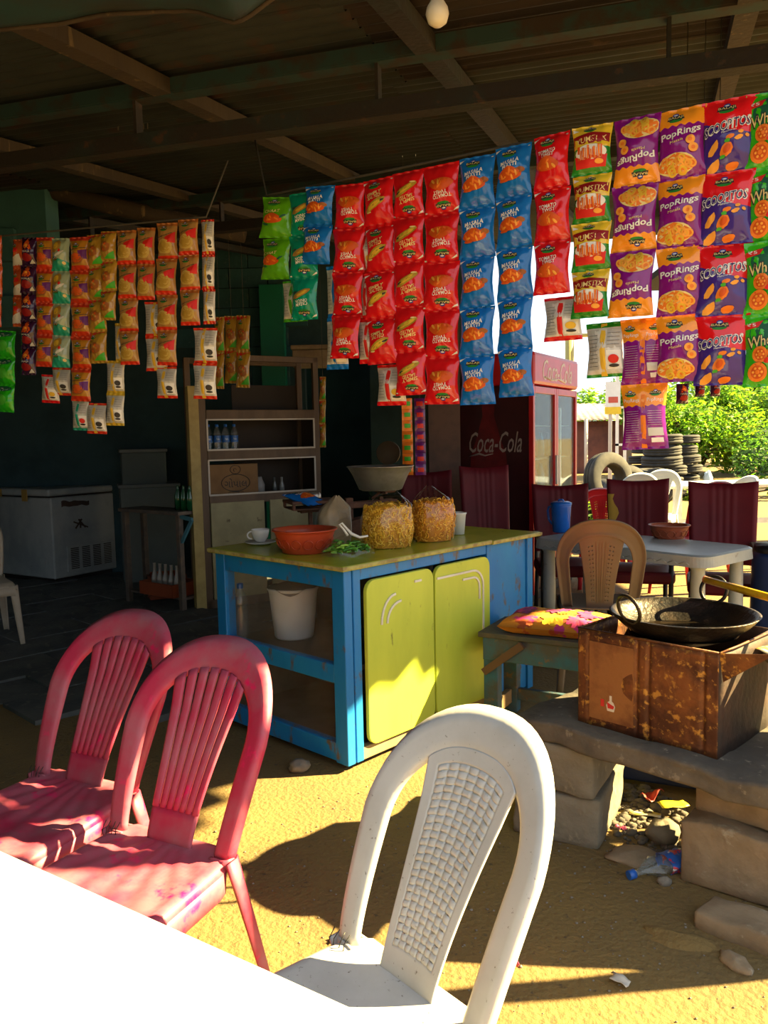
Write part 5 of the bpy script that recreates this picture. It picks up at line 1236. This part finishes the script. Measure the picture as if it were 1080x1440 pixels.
for k, x0 in enumerate((.0, fw/2)):
    x1 = x0+fw/2; dr = bx('door', M_cred, FR, (x0+.004, x0+.05, -.01, .035, .27, fh-.005), (x1-.05, x1-.004, -.01, .035, .27, fh-.005), (x0+.05, x1-.05, -.01, .035, fh-.06, fh-.005), (x0+.05, x1-.05, -.01, .035, .27, .33), bevel=.004)
    bx('glass_pane', M_fglass, dr, (x0+.05, x1-.05, .008, .014, .33, fh-.06), bevel=0)
    bx('handle', mat('handle_white', (.6, .58, .55, 1), .4), dr, ((x1-.045 if k == 0 else x0+.012), (x1-.012 if k == 0 else x0+.045), -.03, -.01, .95, 1.20))
    for z in (.62, .90, 1.18, 1.46):
        bx('shelf', mat('wire_shelf', (.5, .55, .57, 1), .4), FR, (x0+.05, x1-.05, .06, .5, z-.006, z), bevel=0)
bx('plinth', M_dk, FR, (.02, fw-.02, .03, fd-.03, 0, .08))
bx('light_tube', mat('lamp_tube', (.75, .8, .82, 1), .3), FR, (fw/2+.30, fw/2+.325, .05, .08, .4, 1.62))
# side panel artwork: bottle silhouette and script lettering
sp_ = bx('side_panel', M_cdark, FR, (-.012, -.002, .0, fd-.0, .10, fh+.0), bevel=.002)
bx('corner_trim', M_cred, FR, (-.02, .004, -.02, .02, .08, fh+.01))
m_ = MB(); prof = [(.055, 1.74), (.055, 1.60), (.05, 1.55), (.10, 1.38), (.155, 1.22), (.165, 1.10), (.14, .98), (.145, .8), (.165, .6), (.15, .3), (.13, .14)]
def bt(u, v):
    i = v*(len(prof)-1); k = min(len(prof)-2, int(i)); f_ = i-k; r = lerp(prof[k][0], prof[k+1][0], f_); return Vector((-.0128, .37+(2*u-1)*r, lerp(prof[k][1], prof[k+1][1], f_)))
m_.grid(bt, 6, 40); m_.build('bottle_print', mat('bottle_red_print', (.13, .006, .008, 1), .3, c2=(.09, .004, .006, 1), scale=8), sp_)
m_ = MB(); put_text(m_, 'Coca-Cola', (-.0135, .31, 1.33), (0, -1, 0), (0, 0, 1), .46, .17, shear=.35, off=.004); m_.build('side_lettering', mat('faded_script', (.30, .24, .22, 1), .5), sp_)
m_ = MB(); m_.tube([(-.0135, .54, 1.215), (-.0135, .45, 1.235), (-.0135, .40, 1.22), (-.0135, .33, 1.235)], [.003, .010, .006, .002], 6); m_.build('side_swash', mat('faded_script', (.30, .24, .22, 1), .5), sp_)
# bottles inside the fridge
for k in range(12):
    x = .10+(k % 6)*.19; z = (.90, 1.18)[k//6]
    q = FO+FA*x+Vector((-FA.y, FA.x, 0))*.22
    T = thing('soda_bottle', 'soft-drink bottle standing behind the fridge glass', 'bottle', (q.x, q.y, z), 0, 'bottles in the drinks fridge')
    m_ = MB(); m_.lathe([(0, 0), (.034, 0), (.034, .13), (.014, .20), (.014, .225), (0, .225)], 12); m_.build('bottle_body', mat('soda_%d' % (k % 3), ((.5, .04, .02, 1), (.02, .18, .35, 1), (.05, .02, .015, 1))[k % 3], .15), T)

# ================================================================== OPEN SHELF CABINET
SA = Vector((.86, .51, 0)).normalized(); SRZ = math.atan2(SA.y, SA.x); SO = G(291, 858); SO.z = 0
M_wood = mat('brown_shelf_wood', (.13, .08, .045, 1), .6, c2=(.09, .055, .03, 1), scale=6, stretch=(1, 1, .3)); M_alu = mat('aluminium_edge', (.42, .38, .33, 1), .45, .3)
M_crm = mat('grimy_cream_panel', (.36, .32, .17, 1), .6, c2=(.28, .25, .13, 1), scale=4, c3=(.1, .07, .03, 1), scale3=12, lo3=.63, hi3=.7)
SH = thing('shelf_cabinet', 'open brown shelf cabinet with cream cupboard doors beside the counter', 'cabinet', SO, SRZ)
sw, sdp, shh = 1.08, .38, 2.09
bx('post', mat('cream_post', (.46, .36, .13, 1), .6, c2=(.36, .27, .09, 1), scale=5), SH, (-.085, .0, -.01, .06, 0, shh-.26))
bx('stile', M_wood, SH, (.0, .06, 0, .04, 0, shh)); bx('stile', M_wood, SH, (sw-.05, sw, 0, .04, 0, shh)); bx('stile', M_wood, SH, (0, .05, sdp-.04, sdp, 0, shh)); bx('stile', M_wood, SH, (sw-.05, sw, sdp-.04, sdp, 0, shh))
zs = (.92, 1.29, 1.62)
bx('top_rail', M_wood, SH, (0, sw, 0, .035, shh-.05, shh)); bx('top_rail', M_wood, SH, (0, sw, sdp-.035, sdp, shh-.05, shh))
for z in zs:
    bx('shelf', M_wood, SH, (.0, sw, .005, sdp, z-.03, z+.0)); bx('shelf_lip', M_wood, SH, (.06, sw-.05, -.004, .03, z-.055, z+.02)); 
for z0, z1 in ((.945, 1.23), (1.315, 1.56)):
    bx('metal_edging', M_alu, SH, (.06, sw-.05, -.006, .004, z0-.008, z0+.006), (.06, sw-.05, -.006, .004, z1-.006, z1+.006), (.058, .072, -.006, .004, z0, z1), (sw-.064, sw-.05, -.006, .004, z0, z1), bevel=0)
bx('back_board', mat('cabinet_back', (.035, .025, .018, 1), .8), SH, (.42, sw, sdp-.01, sdp, .9, shh-.22)); bx('side_board', mat('cabinet_side', (.06, .035, .022, 1), .7), SH, (sw-.02, sw-.005, .03, sdp, 0, 1.6))
for x0, x1 in ((.065, .535), (.585, sw-.05)):
    dr = bx('cupboard_door', M_crm, SH, (x0, x1, -.012, .01, .08, .88)); m_ = MB()
    hx = x1-.03 if x0 < .3 else x0+.04
    m_.tube([(hx, -.014, .50), (hx, -.035, .51), (hx, -.035, .60), (hx, -.014, .61)], .006, 6); m_.build('handle', M_dk, dr)
bx('base_rail', M_wood, SH, (0, sw, 0, .03, 0, .08))
def sp3(x, y, z): q = SO+SA*x+Vector((-SA.y, SA.x, 0))*y; return (q.x, q.y, z)
for k in range(5): pet_bottle('clear water bottle with blue label standing on the shelf', sp3(.055+.075*k, .17, 1.29), .235, .033, group='water bottles on the shelf')
T = thing('carton', 'brown cardboard carton with printed oval emblem on the shelf', 'carton', sp3(.29, .19, .921), SRZ)
bx('box_body', mat('cardboard', (.24, .135, .055, 1), .8, c2=(.20, .11, .045, 1)), T, (-.22, .22, -.14, .14, 0, .27), bevel=.004)
m_ = MB()
y0 = -.1425
m_.tube([(.02+.125*math.cos(a), y0, .115+.07*math.sin(a)) for a in [2*PI*i/32 for i in range(32)]], .003, 5, closed=True)
m_.tube([(.02+.045*math.cos(a), y0, .225+.036*math.sin(a)) for a in [2*PI*i/20 for i in range(20)]], .0025, 5, closed=True)
m_.tube([(.02+.012*math.cos(a)-.004, y0, .222+.014*math.sin(a)) for a in [PI*i/8 for i in range(13)]], .002, 5)
put_text(m_, '\u0a97\u0acb\u0aaa\u0abe\u0ab2', (.02, y0, .115), (1, 0, 0), (0, 0, 1), .20, .075)
m_.tube([(-.05, y0, .012), (.09, y0, .012), (.085, y0, .04), (-.045, y0, .04)], .0022, 5, closed=True)
put_text(m_, '\u0aa8\u0aae\u0a95\u0ac0\u0aa8', (.02, y0, .026), (1, 0, 0), (0, 0, 1), .10, .022)
m_.build('printed_emblem', I_dk, T, kind='stuff')
for k, x in enumerate((.72, .79)):
    T = thing('glass_bottle', 'small glass bottle on the shelf next to the carton' if k else 'dark little glass bottle on the shelf beside another', 'bottle', sp3(x, .2, .921)); m_ = MB(); m_.lathe([(0, 0), (.022, 0), (.024, .06), (.012, .10), (.012, .135), (0, .137)], 14); m_.build('bottle_body', mat('grey_glass%d' % k, (.10+.15*k, .11+.15*k, .11+.15*k, 1), .1), T)
T = thing('glass_jar', 'cloudy white jar on the shelf touching the carton', 'jar', sp3(.565, .17, .921)); m_ = MB(); m_.lathe([(0, 0), (.045, 0), (.05, .08), (.03, .13), (.025, .15), (0, .15)], 18); m_.build('jar_body', mat('cloudy_jar', (.3, .3, .3, 1), .3), T)
# the blue packet lying on the scale platform
q = SC.matrix_world
base, pr = packet_meshes('masala', .16, .20, False, 1)
o = thing('snack_packet', 'loose blue chip packet lying on the scale platform', 'snack packet', (sx_, sy_, .88+.225))
q = RZ(math.radians(20)) @ Vector((-.16, -.02, 0)); o.location = (sx_+q.x-.03, sy_+q.y, .88+.232)
b1 = link('film', base, o); b1.rotation_euler = (-PI/2+.25, 0, .9); b1.location = (-.08, .03, .0); link('printed_face', pr, b1)['kind'] = 'stuff'

# ================================================================== DARK END OF THE SHOP
M_frz = mat('grimy_freezer_white', (.34, .37, .37, 1), .45, c2=(.24, .28, .29, 1), scale=2.5, c3=(.08, .07, .06, 1), scale3=9, lo3=.68, hi3=.74)
FZ = G(78, 822); FZ.z = 0; za = math.atan2(.85, .52)
Z = thing('chest_freezer', 'grimy white chest freezer with grille and rust patches in the dark corner', 'freezer', FZ, za)
bx('cabinet', M_frz, Z, (0, .78, 0, 1.75, .05, .86), bevel=.015); bx('lid', M_frz, Z, (-.02, .80, -.0, 1.77, .875, .945), bevel=.02); bx('lid_seal', M_dk, Z, (.01, .77, .01, 1.74, .86, .876), bevel=0)
bx('plinth', M_dk, Z, (.03, .75, .04, 1.70, 0, .05))
gp = bx('grille_panel', M_frz, Z, (.15, .74, -.012, .0, .10, .36)); 
for c in range(4):
    for r_ in range(12):
        x = .19+c*.135; bx('slot', M_dk, gp, (x, x+.095, -.0145, -.011, .125+r_*.0185, .135+r_*.0185), bevel=0)
m_ = MB(); m_.grid(lambda u, v: Vector((.12+.33*u, -.003, .76+.06*v*(1-.3*u)+.02*noise.noise(Vector((u*5, v*2, 3))))), 14, 4); m_.build('rust_patch', mat('rust_dark', (.06, .035, .025, 1), .8), Z, solid=.002)
m_ = MB(); [m_.beam((.27+.06*i, -.003, .53), (.33-.02*i+.02, -.003, .62), .004, .016, up=(1, 0, 0)) for i in range(3)]; m_.beam((.25, -.003, .60), (.42, -.003, .53), .004, .014, up=(0, 0, 1)); m_.build('badge_remnant', mat('rust_dark', (.06, .035, .025, 1)), Z)
bx('outlet_plate', M_frz, Z, (-.012, .0, .12, .30, .16, .26)); bx('hinge', mat('brass_hinge', (.35, .22, .05, 1), .5), Z, (-.026, -.018, .33, .42, .82, .94)); bx('hinge', mat('brass_hinge', (.35, .22, .05, 1), .5), Z, (-.026, -.018, .75, .84, .86, .94))
# boxes piled behind the freezer
for k, (x, y, w_, d_, h_, z0) in enumerate(((-2.35, 7.95, .55, .42, .95, 0), (-2.40, 7.98, .42, .36, .34, .95))):
    T = thing('storage_box', ('large grey storage box behind the freezer', 'smaller grey box lying on the large storage box')[k], 'box', (x, y, z0), .35)
    bx('box_body', mat('grey_box%d' % k, (.10-.03*k, .125-.03*k, .125-.03*k, 1), .8), T, (-w_/2, w_/2, -d_/2, d_/2, 0, h_), bevel=.01); bx('box_lid', mat('grey_lid', (.12, .14, .14, 1), .8), T, (-w_/2-.015, w_/2+.015, -d_/2-.015, d_/2+.015, h_, h_+.03))
# steel rack table with bottles
A_ = G(258, 862); B_ = G(183, 848); rx = (A_-B_); rx.z = 0; rl = rx.length; rx.normalize(); 
RK = thing('rack_table', 'rusty steel rack table standing between freezer and shelf cabinet', 'table', (B_.x, B_.y, 0), math.atan2(rx.y, rx.x)); M_rk = mat('grey_rusty_steel', (.10, .085, .075, 1), .6, .3, c2=(.16, .12, .09, 1), scale=12)
for x in (0, rl):
    for y in (0, .18): bx('leg', M_rk, RK, (x-.022, x+.022, y-.022, y+.022, 0, .80))
bx('top', M_rk, RK, (-.05, rl+.04, -.04, .22, .80, .83)); bx('lower_shelf', M_rk, RK, (0, rl, .0, .18, .10, .12))
m_ = MB(); m_.beam((rl+.02, 0, .79), (rl+.16, 0, .77), .02, .03); m_.beam((rl+.02, 0, .58), (rl+.16, 0, .77), .02, .025); m_.build('blue_bracket', mat('pale_blue_bracket', (.06, .22, .3, 1), .6), RK)
def rk(x, y, z): q = B_+rx*x+Vector((-rx.y, rx.x, 0))*y; return (q.x, q.y, z)
def glass_soda(label, loc, c, grp, h=.24):
    T = thing('glass_bottle', label, 'bottle', loc, 0, grp); m_ = MB(); m_.lathe([(0, 0), (.03, 0), (.031, .11), (.014, .17), (.012, h-.01), (.014, h), (0, h)], 14); m_.build('bottle_body', c, T); return T
Mgb = mat('green_glass', (.01, .10, .035, 1), .08, spec=.8); Mcb = mat('dusty_clear_glass', (.28, .26, .24, 1), .1, spec=.8)
for k in range(3): glass_soda('green glass bottle standing on the rack table', rk(rl-.13+.075*k, .10, .83), Mgb, 'green bottles on the rack table', .2)
T = thing('bottle_crate', 'orange plastic bottle crate on the low shelf of the rack', 'crate', rk(rl*.62, .09, .12), math.atan2(rx.y, rx.x)); M_oc = mat('orange_crate', (.30, .06, .015, 1), .5)
for b_ in ((-.22, .22, -.15, -.135), (-.22, .22, .135, .15), (-.22, -.205, -.15, .15), (.205, .22, -.15, .15)): bx('side_wall', M_oc, T, b_+(0, .11))
bx('crate_floor', M_oc, T, (-.21, .21, -.14, .14, 0, .012))
for k in range(5): glass_soda('empty clear glass bottle standing in the orange crate', rk(rl*.62-.15+.075*k, .05, .133), Mcb, 'empty bottles in the crate')
T = thing('bottle_crate', 'dim orange bottle crate on the floor by the shelf cabinet', 'crate', (A_.x-.30, A_.y+.62, .025), .4)
for b_ in ((-.16, .16, -.15, -.135), (-.16, .16, .135, .15), (-.16, -.145, -.15, .15), (.145, .16, -.15, .15)): bx('side_wall', M_oc, T, b_+(0, .2))
bx('crate_floor', M_oc, T, (-.15, .15, -.14, .14, 0, .012))
# round stool top and green crate in the dark behind the counter
T = thing('green_crate_stack', 'green plastic crate stack in the dark behind the counter', 'crate', P(545, 700, 7.6).xy.to_3d(), .1)
for k in range(4): bx('crate_tier', mat('dark_green_plastic', (.01, .06, .03, 1), .5), T, (-.17, .17, -.15, .15, k*.28, k*.28+.26), bevel=.01)
q = P(546, 632, 7.6); T = thing('round_lid', 'tan round lid leaning on top of the green crates', 'lid', (q.x, q.y, 1.12)); m_ = MB(); m_.lathe([(0, -.008), (.11, -.008), (.115, 0), (.11, .008), (0, .008)], 28, mtx=TR(0, -.02, .118) @ Matrix.Rotation(PI/2-.15, 4, 'X')); m_.build('lid_disc', mat('tan_lid', (.22, .15, .09, 1), .6), T)
# dark pale-grey cabinet left of the fridge
q = P(655, 600, 6.95); T = thing('steel_cupboard', 'plain grey-brown cupboard left of the drinks fridge', 'cupboard', (q.x-.10, 7.1, 0)); bx('body', mat('grey_brown_panel', (.15, .12, .10, 1), .6), T, (-.17, .13, 0, .35, 0, 2.1)); bx('door_panel', mat('grey_brown_panel2', (.18, .15, .125, 1), .6), T, (-.15, .11, -.012, 0, .05, 1.32), (-.15, .11, -.012, 0, 1.35, 2.05))
# bulb under the roof
q = P(615, 20, 2.15); T = thing('light_bulb', 'unlit frosted white bulb hanging below the roof sheets', 'light bulb', q)
m_ = MB(); m_.lathe([(0, -.031), (.012, -.029), (.024, -.02), (.030, 0), (.027, .015), (.017, .032), (.014, .045)], 24); m_.build('glass_globe', mat('frosted_glass', (.62, .58, .5, 1), .35), T)
m_ = MB(); m_.lathe([(.014, .043), (.015, .075), (.02, .08), (.02, .11), (0, .115)], 16); m_.build('holder', mat('bakelite', (.05, .04, .035, 1), .4), T)
zr = ROOFZ+ROOFS*((Vector((q.x, q.y, 0))-RO).dot(RN))-q.z
m_ = MB(); m_.tube([(0, 0, .11), (.0, .0, zr)], .003, 6); m_.build('flex', M_dk, T)
# rolled mats stowed on the girder, tarpaulin edge under the front sheets
for k, (x, y, l) in enumerate(((205, 126, .42), (200, 142, .48), (165, 156, .55))):
    c = P(x, y, 3.75); T = thing('rolled_mat', ('rolled straw mat stowed under the roof, topmost of three', 'rolled straw mat stowed under the roof, between two others', 'rolled straw mat stowed under the roof, lowest of three')[k], 'mat', c, ang)
    m_ = MB(); m_.tube([(-l, 0, 0), (0, 0, .003), (l, 0, 0)], .022, 12); m_.build('roll', mat('straw_mat', (.075, .055, .035, 1), .9, c2=(.05, .035, .02, 1), scale=40, stretch=(.1, 1, 1)), T)
    m_ = MB(); [m_.tube([(s_*l*.6, .023*math.cos(t), .023*math.sin(t)) for t in [2*PI*i/12 for i in range(12)]], .003, 5, closed=True) for s_ in (-1, 1)]; m_.tube([(0, 0, .03), (0, 0, ROOFZ+ROOFS*((Vector((c.x, c.y, 0))-RO).dot(RN))-c.z)], .003, 5); m_.build('tie_cord', M_rope, T, kind='stuff')
T = thing('tarpaulin', 'dark teal tarpaulin slung beneath the front roof sheets', 'tarpaulin', (0, 0, 0)); pa = [P(-160, 70, 2.15), P(60, 28, 2.15), P(230, 12, 2.12), P(330, 28, 2.1), P(400, -10, 2.08), P(520, -60, 2.05)]
def tarp(u, v):
    i = u*(len(pa)-1); k = min(len(pa)-2, int(i)); q_ = pa[k].lerp(pa[k+1], i-k); return q_+Vector((.05, -.75, -.06))*v+Vector((0, 0, -.05*math.sin(PI*v)+.02*noise.noise(Vector((u*7, v*3, 0)))))
m_ = MB(); m_.grid(tarp, 40, 12); m_.build('sheet', mat('teal_tarp', (.006, .035, .04, 1), .6, c2=(.012, .02, .02, 1), scale=5), T, solid=.003)
m_ = MB(); m_.tube([tarp(i/30, 0)+Vector((0, -.01, -.008)) for i in range(31)], .006, 6); m_.build('hem_rope', M_timber, T)

# ================================================================== OUTSIDE IN THE SUN
M_tyre = mat('dusty_tyre', (.016, .016, .016, 1), .85, c2=(.04, .036, .03, 1), scale=4, lo=.45, hi=.65)
def tyre_mesh(R=.42, w_=.22):
    m_ = MB(); pr = [(R*.55, -w_*.42), (R*.62, -w_*.5), (R*.9, -w_*.48), (R*.985, -w_*.36), (R, -w_*.2), (R*.97, -w_*.19), (R*.97, -w_*.03), (R, -w_*.02), (R, w_*.02), (R*.97, w_*.03), (R*.97, w_*.19), (R, w_*.2), (R*.985, w_*.36), (R*.9, w_*.48), (R*.62, w_*.5), (R*.55, w_*.42), (R*.60, 0), (R*.55, -w_*.42)]
    m_.lathe(pr, 26); return m_.mesh('tyre', M_tyre)
ty = tyre_mesh()
def put_tyre(label, loc, rot=(0, 0, 0), s=1.0, g='tyre dump by the bushes'):
    o = link('tyre', ty); o.location = loc; o.rotation_euler = rot; o.scale = (s, s, s); return tag(o, label, 'tyre', g)
rnd = random.Random(9)
for sx_p, n, Y, lab in ((910, 5, 17.6, 'worn tyre in the stack next to the leaning tyres'), (936, 6, 16.9, 'worn tyre in the tall middle stack before the bushes'), (953, 5, 18.3, 'worn tyre in the stack behind the tall middle stack'), (964, 6, 17.6, 'worn tyre in the stack closest to the green bushes'), (922, 3, 15.9, 'worn tyre in the low stack in front of the tall ones')):
    c = G(sx_p, 690); x = (sx_p-540)/FPX*Y*1.0
    for k in range(n): put_tyre(lab, (x+rnd.uniform(-.07, .07), Y+rnd.uniform(-.05, .05), .11+.215*k), (rnd.uniform(-.06, .06), rnd.uniform(-.06, .06), 0), rnd.uniform(.9, 1.0)*(.85 if sx_p != 936 else 1.05))
put_tyre('big tractor tyre standing upright in front of the shed', ((857-540)/FPX*14.5, 14.5, .50), (PI/2-.15, 0, .5), 1.25, 'leaning tyres')
put_tyre('tyre leaning against the tyre stacks', ((890-540)/FPX*15.2, 15.2, .36), (1.1, .2, .3), .95, 'leaning tyres'); put_tyre('small tyre propped beside the leaning tyre', ((908-540)/FPX*15.3, 14.6, .36), (1.3, -.3, -.6), .85, 'leaning tyres')
put_tyre('half-buried tyre lying by the fridge corner', ((822-540)/FPX*14, 14.0, .16), (.5, .3, 0), 1.0, 'leaning tyres')
put_tyre('flat tyre lying between the buried tyre and the upright one', ((835-540)/FPX*15.5, 15.5, .2), (.3, -.4, 0), 1.0, 'leaning tyres')
# shed
SX = 27.0; M_shw = mat('dull_red_shed_wall', (.17, .06, .045, 1), .8, c2=(.11, .04, .035, 1), scale=2); M_shr = mat('shed_roof_sheet', (.48, .36, .28, 1), .8, c2=(.36, .26, .2, 1), scale=3)
q = P(808, 690, SX)
T = thing('shed', 'dull red tin shed with pale roof beyond the fridge', 'shed', (q.x+.75, SX, 0), -.12)
bx('wall', M_shw, T, (-2.6, 1.0, 0, 2.6, 0, 1.75)); bx('wall_corner', mat('shed_post', (.3, .22, .15, 1), .8), T, (.98, 1.14, -.1, .1, 0, 1.85))
m_ = MB(); m_.grid(lambda u, v: Vector((-2.8+4.2*u, -.35+3.2*v, 1.78+.65*v+.012*math.sin(u*130))), 120, 2); m_.build('roof', M_shr, T, solid=.02)
for x in (-1.0, .1): bx('door_panel', M_shw, T, (x-.4, x+.4, -.03, 0, .05, 1.55))
m_ = MB(); q1 = P(824, 690, 22); m_.tube([(q1.x, 22, 0), (q1.x, 22, 1.75)], .05, 8); o = m_.build('lamp_pole', mat('pale_pole', (.5, .45, .4, 1), .7)); tag(o, 'thin pale pole in front of the shed', 'pole')
q1 = P(862, 560, 20); T = thing('road_sign', 'white and yellow notice board on a post beside the shed', 'sign', (q1.x, 20, 0)); bx('board', mat('sign_white', (.72, .72, .70, 1), .5), T, (-.18, .18, -.02, .02, 2.0, 2.62), bevel=0); bx('board_foot', mat('sign_yellow', (.75, .52, .02, 1), .5), T, (-.2, .2, -.025, .02, 1.82, 2.0), bevel=0)
m_ = MB(); m_.bb(-.12, .12, -.024, -.021, 2.1, 2.25); m_.build('picture_patch', mat('sign_red', (.5, .08, .05, 1), .6), T)
bx('post', mat('pale_pole', (.5, .45, .4, 1)), T, (-.10, -.02, -.01, .05, 0, 2.0))
m_ = MB(); q1 = P(868, 690, 21.5); m_.bb(q1.x-.03, q1.x+.03, 21.5, 21.6, 0, 3.5); m_.bb(q1.x+.18, q1.x+.24, 21.5, 21.6, 0, 3.0); m_.bb(q1.x-.03, q1.x+.24, 21.5, 21.6, 1.0, 1.06); m_.bb(q1.x-.03, q1.x+.24, 21.5, 21.6, 2.0, 2.06); tag(m_.build('ladder_frame', mat('white_frame', (.7, .7, .68, 1), .6)), 'white ladder-like frame standing beside the notice board', 'frame')
m_ = MB(); q1 = P(806, 540, 11); m_.tube([(q1.x-.05, 11, 0), (q1.x-.05, 11, 2.75)], .06, 10); m_.tube([(q1.x-.05, 11, 2.7), (q1.x+.8, 11, 2.72)], .025, 8); tag(m_.build('yellow_pole', mat('pale_yellow_pole', (.5, .4, .12, 1), .6)), 'pale yellow pole with a side arm behind the fridge', 'pole')
m_ = MB(); q1 = P(1073, 600, 26); m_.tube([(q1.x, 26, 0), (q1.x+.1, 26, 6)], .14, 10); tag(m_.build('utility_pole', mat('weathered_pole', (.42, .38, .32, 1), .8)), 'weathered utility pole among the bushes', 'pole')
# bushes and trees, each with its own trunk and leaves
def leafmat(n, c):
    M_ = mat(n, c, .6); nt = M_.node_tree; tr_ = nt.nodes.new('ShaderNodeBsdfTranslucent'); tr_.inputs[0].default_value = tuple(min(1, x*1.5) for x in c[:3])+(1,)
    mx = nt.nodes.new('ShaderNodeMixShader'); mx.inputs[0].default_value = .5; nt.links.new(nt.nodes['Principled BSDF'].outputs[0], mx.inputs[1]); nt.links.new(tr_.outputs[0], mx.inputs[2]); nt.links.new(mx.outputs[0], nt.nodes['Material Output'].inputs[0]); return M_
M_lf = [leafmat('leaf_lime', (.13, .26, .010, 1)), leafmat('leaf_green', (.075, .19, .012, 1)), leafmat('leaf_yellow', (.21, .29, .018, 1)), leafmat('leaf_shade', (.022, .06, .012, 1))]
def tree(name, label, c, R, h0, n, seed, leaf=.18, wts=(0, 0, 1, 1, 2), grp='trees beyond the tyres'):
    rnd = random.Random(seed); T = thing(name, label, 'tree', c, 0, grp); m_ = MB()
    cl = [(Vector((rnd.uniform(-.8, .8)*R[0], rnd.uniform(-.8, .8)*R[1], h0+rnd.uniform(.0, 1)*R[2])), rnd.uniform(.25, .5)*min(R)) for i in range(22)]
    for i in range(n):
        q_, rr = cl[rnd.randrange(len(cl))]; d_ = Vector((rnd.gauss(0, 1), rnd.gauss(0, 1), rnd.gauss(0, .8))).normalized()*(rr*rnd.random()**.4)
        p_ = q_+d_+Vector((0, 0, 0)); p_.z = max(.05, p_.z-.25*abs(d_.x)); a = Vector((rnd.gauss(0, 1), rnd.gauss(0, 1), rnd.gauss(-.3, .5))).normalized(); b = a.cross(Vector((rnd.gauss(0, 1), rnd.gauss(0, 1), rnd.gauss(0, 1)))).normalized()
        l = leaf*rnd.uniform(.6, 1.3); m_.add([p_, p_+a*l*.5+b*l*.16, p_+a*l, p_+a*l*.5-b*l*.16], [(0, 1, 2, 3)], rnd.choice(wts))
    m_.build('foliage', M_lf, T, kind='stuff')
    m_ = MB()
    for q_, rr in cl[:8]: m_.tube([(0, 0, 0), Vector((q_.x*.3, q_.y*.3, q_.z*.5)), q_], [.11, .06, .02], 6)
    m_.build('trunk', M_timber, T, kind='stuff')
    return T
def gp_(px_, Y): return ((px_-540)/FPX*Y, Y, 0)
tree('thorn_tree', 'bright lime thorn tree directly behind the tyre stacks', gp_(975, 24), (2.2, 2, 2.4), .3, 24000, 1, .18)
tree('thorn_tree', 'wide yellow-green thorn tree beyond the utility pole', gp_(1075, 25), (2.6, 2, 2.8), .2, 24000, 2, .18, wts=(0, 0, 2, 1))
tree('thorn_tree', 'tall green thorn tree rising behind the lime ones', gp_(1025, 31), (4.0, 2, 4.0), .3, 16000, 3, .30, (1, 1, 0, 3))
tree('thorn_tree', 'distant green tree crown above the shed roof', gp_(828, 40), (2.2, 2, 1.6), 1.6, 3500, 4, .3, (0, 1, 0))
tree('thorn_tree', 'shaded grey-green scrub tree at the far right', gp_(1120, 20), (1.3, 1.2, 1.2), .2, 2500, 5, .2, (3, 1, 3))
tree('low_shrub', 'low lime weeds growing along the ground before the trees', gp_(1010, 16), (3.0, .8, .25), .05, 3500, 6, .14, (0, 2, 2), grp='weeds')
tree('low_shrub', 'small weeds growing by the half-buried tyre', gp_(838, 12.5), (.5, .4, .35), .05, 700, 7, .12, (0, 1, 2), grp='weeds')
for px_, py_, Y, lab in ((996, 660, 17.0, 'pale blue scrap of plastic caught upright in the bushes'), (1027, 668, 16.6, 'crumpled pale plastic litter at the foot of the bushes')):
    q1 = P(px_, py_, Y); m_ = MB(); m_.blob((0, 0, 0), (.10, .06, .26 if px_ < 1000 else .12), px_, 8, .6, freq=3); o = m_.build('plastic_litter', mat('pale_litter', (.55, .66, .72, 1), .5)); o.location = (q1.x, Y, .26 if px_ < 1000 else .12); tag(o, lab, 'litter')
